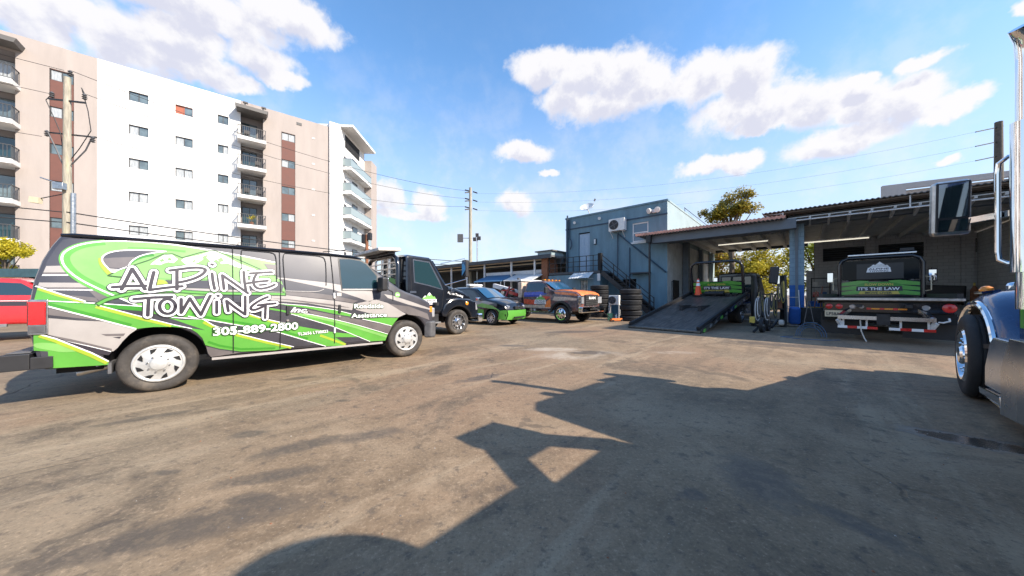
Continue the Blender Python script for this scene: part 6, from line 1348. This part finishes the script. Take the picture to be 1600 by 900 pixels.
for sg in (-1, 1):
    mb = MB(); decal(mb, [(-2.5, 1.65), (-1.3, 1.65), (-1.5, 2.6), (-2.5, 2.62)], cyy, .006, 'glass', sg, [2.2]); mb.build('side_window', tr, fix=False)
    mb = MB(); mb.tube([(-2.36, sg*1.28, 1.2), (-2.36, sg*1.28, 3.22), (-2.37, sg*1.29, 3.38), (-2.42, sg*1.33, 3.47)], .06, 'chrome', 16); mb.build('exhaust_stack', tr, fix=False)
    mb = MB()
    vs = []
    for k in range(9): a = R(60+k*30) ; vs += [(-2.36+.085*math.cos(a), sg*1.28+.085*math.sin(a), 1.5), (-2.36+.085*math.cos(a), sg*1.28+.085*math.sin(a), 2.72)]
    mb.add(vs, [(2*k, 2*k+2, 2*k+3, 2*k+1) for k in range(8)], 'chrome', True); mb.build('stack_shield', tr, fix=False)
    # mirror on its arm, grab loop
    mb = MB(); mb.bar((-1.45, sg*1.0, 2.14), (-1.16, sg*1.32, 2.12), .045, .06, 'chrome'); mb.build('mirror_arm', tr)
    mb = MB(); mb.obox((-1.135, sg*1.44, 2.28), (.13, .27, .60), (0, R(-3), sg*R(8)), 'steel'); mo = mb.build('side_mirror', tr, bev=.035)
    mb = MB(); mb.obox((-1.197, sg*1.433, 2.285), (.02, .235, .545), (0, R(-3), sg*R(8)), 'plastic_black'); mb.build('mirror_rim', mo, bev=.01)
    mb = MB(); mb.obox((-1.209, sg*1.431, 2.355), (.006, .20, .37), (0, R(-3), sg*R(8)), 'mirror'); mb.build('mirror_glass', mo)
    mb = MB(); mb.obox((-1.204, sg*1.431, 2.08), (.006, .20, .13), (0, R(-9), sg*R(8)), 'mirror'); mb.build('wide_mirror', mo)
    mb = MB(); lo, hi = 1.65, 2.66; mb.tube([(-1.42, sg*1.05, hi+.02), (-1.39, sg*1.14, hi+.03), (-1.37, sg*1.185, hi-.02), (-1.36, sg*1.19, hi-.12), (-1.36, sg*1.19, lo+.1), (-1.37, sg*1.185, lo+.02), (-1.39, sg*1.14, lo-.02), (-1.42, sg*1.05, lo-.02)], .02, 'chrome', 10); mb.build('grab_handle', tr)
    # polished step box behind the wheel
    mb = MB(); mb.prism([(-.86, .30), (-.86, .52), (-1.0, .80), (-1.08, .86), (-2.6, .86), (-2.6, .28)], sg*.62, sg*1.16, 'xz', 'plate_aluminium'); mb.build('step_box', tr, bev=.02)
    mb = MB(); mb.prism([(-.9, .22), (-.87, .29), (-1.45, .30), (-1.46, .2)], sg*.6, sg*1.2, 'xz', 'chrome'); mb.prism([(-1.46, .2), (-1.46, .58), (-1.66, .90), (-2.6, .90), (-2.6, .2)], sg*1.161, sg*1.2, 'xz', 'aluminium'); mb.build('step_plate', tr, bev=.008)
    mb = MB(); thick(mb, [(-2.0, .98), (-1.2, .98), (-1.2, 1.4), (-2.0, 1.2)], cyy, .002, .006, 'green', sg); mb.build('livery', tr)
    mb = MB(); mb.box(-2.62, -2.5, sg*1.16-.05, sg*1.16+.05, 1.0, 2.9, 'plastic_black'); mb.build('cab_corner_guard', tr)
# ================================================================== SMALL THINGS
def tyre_proto(r, w, m='rubber_dark'):
    mb = MB(); pr = [(.60*r, .02), (.82*r, 0), (.95*r, .025), (r, .05)]
    for i in range(1, 5): h = .05+(w-.1)*i/5; pr += [(r, h-.008), (r-.02, h-.006), (r-.02, h+.006), (r, h+.008)]
    pr += [(r, w-.05), (.95*r, w-.025), (.82*r, w), (.60*r, w-.02), (.57*r, w*.5)]
    mb.lathe(pr, (0, 0, 0), (0, 0, 1), m, 30, closed=True); return mb
ORD = ['lowest', 'second lowest', 'third from the ground', 'fourth from the ground', 'fifth from the ground', 'sixth from the ground', 'topmost']
rg = random.Random(21); p0 = None
for (sx, sy, n, r, w, nm) in ((5.97, 15.9, 6, .52, .262, 'right stack beside the garage post'), (5.15, 18.6, 7, .5, .262, 'left stack under the outdoor stairs')):
    z = 0; names = ORD[:n-1]+[ORD[-1]]
    for k in range(n):
        if p0 is None: p0 = tyre_proto(r, w).build('truck_tyre', fix=False); o = p0
        else: o = p0.copy(); COL.objects.link(o)
        o.location = (sx+rg.uniform(-.03, .03), sy+rg.uniform(-.03, .03), z); o.rotation_euler = (rg.uniform(-.015, .015), rg.uniform(-.015, .015), rg.random()*6); z += w+.003
        tag(o, f'black truck tyre, {names[k]} in the {nm}', 'tyre', 'stacked truck tyres')
ac2 = thing('condenser_unit', 'grey white condenser unit on a stand between the two tyre stacks', 'air conditioner', (5.75, 17.6, .75), R(-35))
acbody(ac2, .56, .52, .3, 0)
mb = MB()
for x in (-.26, .26): mb.box(x-.02, x+.02, -.3, -.26, -.75, 0, 'white_metal'); mb.box(x-.02, x+.02, -.1, -.06, -.75, 0, 'white_metal')
mb.build('stand', ac2)
for (x, y, r, h, m, nm, lb, c) in ((4.95, 16.0, .13, .33, 'bucket_green', 'paint_bucket', 'faded green bucket on the ground between the tyre stacks', 'bucket'), (5.3, 16.1, .06, .36, 'white_plastic', 'plastic_bottle', 'white plastic bottle on the ground between the tyre stacks', 'bottle')):
    t = thing(nm, lb, c, (x, y, 0)); mb = MB()
    if c == 'bucket': mb.lathe([(.001, 0), (r*.85, 0), (r, h), (r+.015, h), (r+.015, h+.03), (r-.01, h+.03), (r*.8, .02), (.001, .02)], (0, 0, 0), (0, 0, 1), m, 18); mb.build('body', t); mb = MB(); mb.tube([(r, 0, h), (r*.8, -.12, h+.1), (0, -.18, h+.14), (-r*.8, -.12, h+.1), (-r, 0, h)], .006, 'steel', 5); mb.build('handle', t)
    else: mb.lathe([(.001, 0), (r, .0), (r, h*.6), (r*.4, h*.85), (r*.4, h*.93)], (0, 0, 0), (0, 0, 1), m, 14); mb.build('body', t); mb = MB(); mb.lathe([(r*.45, h*.93), (r*.45, h), (.001, h)], (0, 0, 0), (0, 0, 1), 'blue_bright', 10); mb.build('cap', t)
t = thing('floor_jack', 'orange floor jack lying beside the right tyre stack', 'floor jack', (5.1, 15.5, 0), R(30)); mb = MB(); mb.bar((-.35, 0, .1), (.35, 0, .1), .14, .1, 'orange'); mb.build('frame', t)
for x in (-.3, .3):
    for y in (-.1, .1): mb = MB(); mb.cyl((x, y-.02, .05), (x, y+.02, .05), .05, m='dark_steel'); mb.build('wheel', t)
mb = MB(); mb.tube([(-.35, 0, .14), (-.9, 0, .5)], .018, 'dark_steel', 6); mb.build('handle', t)

# tools and towing gear by the pillar
ht = thing('tow_dolly', 'dark wheeled tow dolly with spoked wheel and upright handle in front of the left bay', 'dolly', (8.75, 11.15, 0), R(20))
def spoked(mb, c, r, ax, m='plastic_black'):
    c = Vector(c); mb.lathe([(r*.75, -.05), (r, -.05), (r, .05), (r*.75, .05)], c, ax, 'rubber_dark', 22, closed=True)
    d = Vector(ax).normalized(); a = d.orthogonal().normalized(); b = d.cross(a)
    for k in range(6): v = a*math.cos(k*math.pi/3)+b*math.sin(k*math.pi/3); mb.bar(c, c+v*r*.76, .04, .03, 'steel', up=d)
    mb.cyl(c-d*.06, c+d*.06, r*.18, n=10, m='steel')
for x, y in ((-.1, -.12), (.55, .1)): mb = MB(); spoked(mb, (x, y, .24), .24, (.35, -1, 0)); mb.build('wheel', ht)
mb = MB(); mb.bar((-.5, .0, .32), (.8, .1, .32), .08, .06, 'dark_steel'); mb.bar((.0, 0, .3), (-.02, .05, 1.25), .07, .05, 'steel'); mb.bar((.45, 0, .3), (.4, .05, 1.15), .06, .05, 'steel'); mb.bar((-.6, -.15, .04), (-.25, -.1, .2), .06, .05, 'dark_steel'); mb.bar((.75, .1, .1), (1.05, .05, .4), .05, .05, 'dark_steel'); mb.build('frame', ht)
for x in (-.12, .38):
    mb = MB()
    for q in range(7): L_ = .55+.05*q; mb.tube([(x+(.03+.022*q)*math.sin(a*math.pi/8), -.04+.012*q, 1.2-L_*(1-math.cos(a*math.pi/8))/2) for a in range(16)], .014, ('plastic_grey', 'plastic_black', 'white_metal')[q % 3], 5, True)
    mb.build('strap_bundle', ht)
mb = MB(); mb.box(-.5, -.4, -.08, .06, .33, .55, 'gold'); mb.build('tag_box', ht, bev=.02)
mb = MB(); mb.obox((.95, -.1, .3), (.2, .16, .2), (0, .3, .5), 'dirt_white'); mb.build('rag', ht, bev=.05)
gc = thing('gear_rack', 'dark rack of towing straps and tools between the left bay truck and the block pillar', 'tool rack', (10.6, 13.1, 0), R(-20))
for x in (-.5, .5):
    mb = MB(); mb.box(x-.04, x+.04, -.2, .2, 0, 2.1, 'dark_steel'); mb.build('upright', gc)
for z in (.1, .7, 1.3): mb = MB(); mb.box(-.46, .46, -.22, .22, z, z+.05, 'dark_steel'); mb.build('shelf', gc)
rg = random.Random(9)
for k in range(7):
    x = -.38+.13*k; h = rg.uniform(.5, 1.0); z0 = rg.choice([.75, 1.0, 1.35]); mb = MB(); zt = z0+h*.6
    for q in range(5): mb.tube([(x+(.02+.012*q)*math.sin(a*math.pi/7), -.3+.012*q, zt-(h*.8+.05*q)*(1-math.cos(a*math.pi/7))/2) for a in range(14)], .012, ('plastic_black', 'plastic_grey', 'gold', 'plastic_grey')[(q+k) % 4], 5, True)
    mb.build('strap', gc)
for k, m in enumerate(('plastic_black', 'blue_bright', 'plastic_grey', 'rust')): mb = MB(); mb.box(-.42+.22*k, -.24+.22*k, -.15, .15, .755, .755+.2+.05*k, m); mb.build('bin', gc, bev=.01)
mb = MB(); mb.obox((.15, -.1, 2.1), (.3, .15, .7), (0, .1, 0), 'plastic_black'); mb.build('seat_back', gc, bev=.05)
hp = thing('hand_truck', 'upright hand truck with blue bags leaning beside the blue pillar foot', 'hand truck', (11.75, 13.2, 0), R(-30))
mb = MB()
for x in (-.2, .2): mb.tube([(x, 0, .15), (x, .25, 1.5)], .02, 'steel', 6)
for z in (.4, .8, 1.2): mb.bar((-.2, .05+z*.16, z), (.2, .05+z*.16, z), .03, .02, 'steel')
mb.build('frame', hp); mb = MB(); mb.box(-.22, .22, -.28, .02, .03, .05, 'steel'); mb.build('toe_plate', hp)
for x in (-.27, .27): mb = MB(); mb.lathe([(.05, -.04), (.13, -.04), (.13, .04), (.05, .04)], (x, .08, .13), (1, 0, 0), 'rubber_dark', 16, closed=True); mb.build('wheel', hp)
mb = MB(); mb.obox((0, -.08, .45), (.36, .3, .7), (.1, 0, 0), 'blue_bright'); mb.build('bag', hp, bev=.08)
gd = thing('tool_cart', 'dark tool cart with sledge handles standing against the blue pillar foot', 'tool cart', (12.75, 13.55, 0), R(-43))
mb = MB(); mb.box(-.4, .4, -.25, .25, .15, .75, 'dark_steel'); mb.build('cabinet', gd, bev=.02)
for x in (-.3, -.1, .12, .3): mb = MB(); mb.tube([(x, -.1, .6), (x+.12*(x > 0)-.05, -.16, 1.35+x)], .018, 'rust' if x > 0 else 'steel', 6); mb.build('tool_handle', gd)
for x in (-.3, .3): mb = MB(); mb.cyl((x, -.27, .09), (x, -.2, .09), .09, m='rubber_dark'); mb.build('wheel', gd)
hs = thing('air_hose', 'thin blue air hose coiled on a stand left of the right bay truck', 'hose', (9.05, 9.6, 0), R(-40))
mb = MB()
for k in range(3):
    rr_ = .34-.06*k; pts = [(rr_*math.cos(a*math.pi/14)*(1+.05*k), .09*k-.1, .05+rr_*math.sin(a*math.pi/14)*1.25) for a in range(15)]; mb.tube(pts, .008, 'hose_blue', 5)
mb.tube([(-.4, 0, .02), (-.7, -.3, .015), (-.3, -.6, .015), (.3, -.5, .015), (.6, -.2, .015)], .008, 'hose_blue', 5); mb.build('hose', hs)
mb = MB(); mb.tube([(-.2, .1, 0), (-.05, .1, 1.1)], .01, 'plastic_grey', 6); mb.tube([(.14, .1, 0), (-.02, .1, 1.1)], .01, 'plastic_grey', 6); mb.build('stand', hs)
# shop clutter at the back of the right bay
wb = thing('work_bench', 'dark cluttered work bench along the back wall of the right garage bay', 'work bench', gw(6.0, 9.6, .03), GR)
mb = MB(); mb.box(-1.1, 1.1, -.4, .4, .9, .97, 'dark_steel'); mb.build('top', wb)
for x in (-1.0, 1.0):
    for y in (-.33, .33): mb = MB(); mb.box(x-.05, x+.05, y-.05, y+.05, 0, .9, 'dark_steel'); mb.build('leg', wb)
rg = random.Random(4)
mb = MB(); mb.obox((-.1, 0, 1.4), (1.5, .5, .8), (0, .05, 0), 'plastic_black'); mb.build('crate_cover', wb, bev=.06)
ga = thing('gas_bottle', 'rust brown gas bottle beside the work bench in the right bay', 'gas bottle', gw(6.75, 8.7, .03), GR)
mb = MB(); mb.lathe([(.001, 0), (.14, 0), (.14, 1.5), (.06, 1.68), (.05, 1.75)], (0, 0, 0), (0, 0, 1), 'rust', 18); mb.build('body', ga); mb = MB(); mb.cyl((0, 0, 1.75), (0, 0, 1.9), .04, m='gold'); mb.build('valve', ga)
dr = thing('drum_barrel', 'blue and yellow drum barrel standing left of the right bay truck', 'barrel', gw(.7, 5.5, .03), GR)
mb = MB(); mb.lathe([(.001, 0), (.3, 0), (.31, .3), (.3, .31), (.31, .6), (.3, .61), (.3, .9), (.001, .9)], (0, 0, 0), (0, 0, 1), 'blue_bright', 22); mb.build('body', dr); mb = MB(); mb.lathe([(.315, .35), (.315, .58)], (0, 0, 0), (0, 0, 1), 'gold', 22); mb.build('band', dr)
sh = thing('storage_shelf', 'metal shelf with tubs at the left end of the right bay back wall', 'shelf', gw(.95, 7.0, .03), GR)
for x in (-.4, .4): mb = MB(); mb.box(x-.03, x+.03, -.25, .25, 0, 2.3, 'dark_steel'); mb.build('upright', sh)
for z in (.5, 1.1, 1.7, 2.25): mb = MB(); mb.box(-.4, .4, -.25, .25, z, z+.04, 'dark_steel'); mb.build('shelf_board', sh)
for k, m in enumerate(('plastic_grey', 'gold', 'red_paint', 'hose_blue', 'dirt_white')): mb = MB(); mb.box(-.35+.35*(k % 2), -.08+.35*(k % 2), -.2, .15, (.54, .54, 1.14, 1.14, 1.74)[k], (.54, .54, 1.14, 1.14, 1.74)[k]+.3, m); mb.build('tub', sh, bev=.02)
# debris and pebbles on the yard
rg = random.Random(33); mb = MB()
for k in range(260):
    y = 1.2+rg.random()**1.6*9; x = rg.uniform(-1.3, 1.4)*y; r = rg.uniform(.003, .008)
    mb.add([(x-r, y, 0), (x+r*.3, y-r, 0), (x+r, y+r*.4, 0), (x-r*.2, y+r, 0), (x, y, r*.9)], [(0, 1, 4), (1, 2, 4), (2, 3, 4), (3, 0, 4)], rg.choice(['concrete', 'plastic_grey', 'plastic_grey', 'rust']))
tag(mb.build('loose_gravel', fix=False), 'scattered small stones and grit on the worn yard surface', 'gravel', kind='stuff')
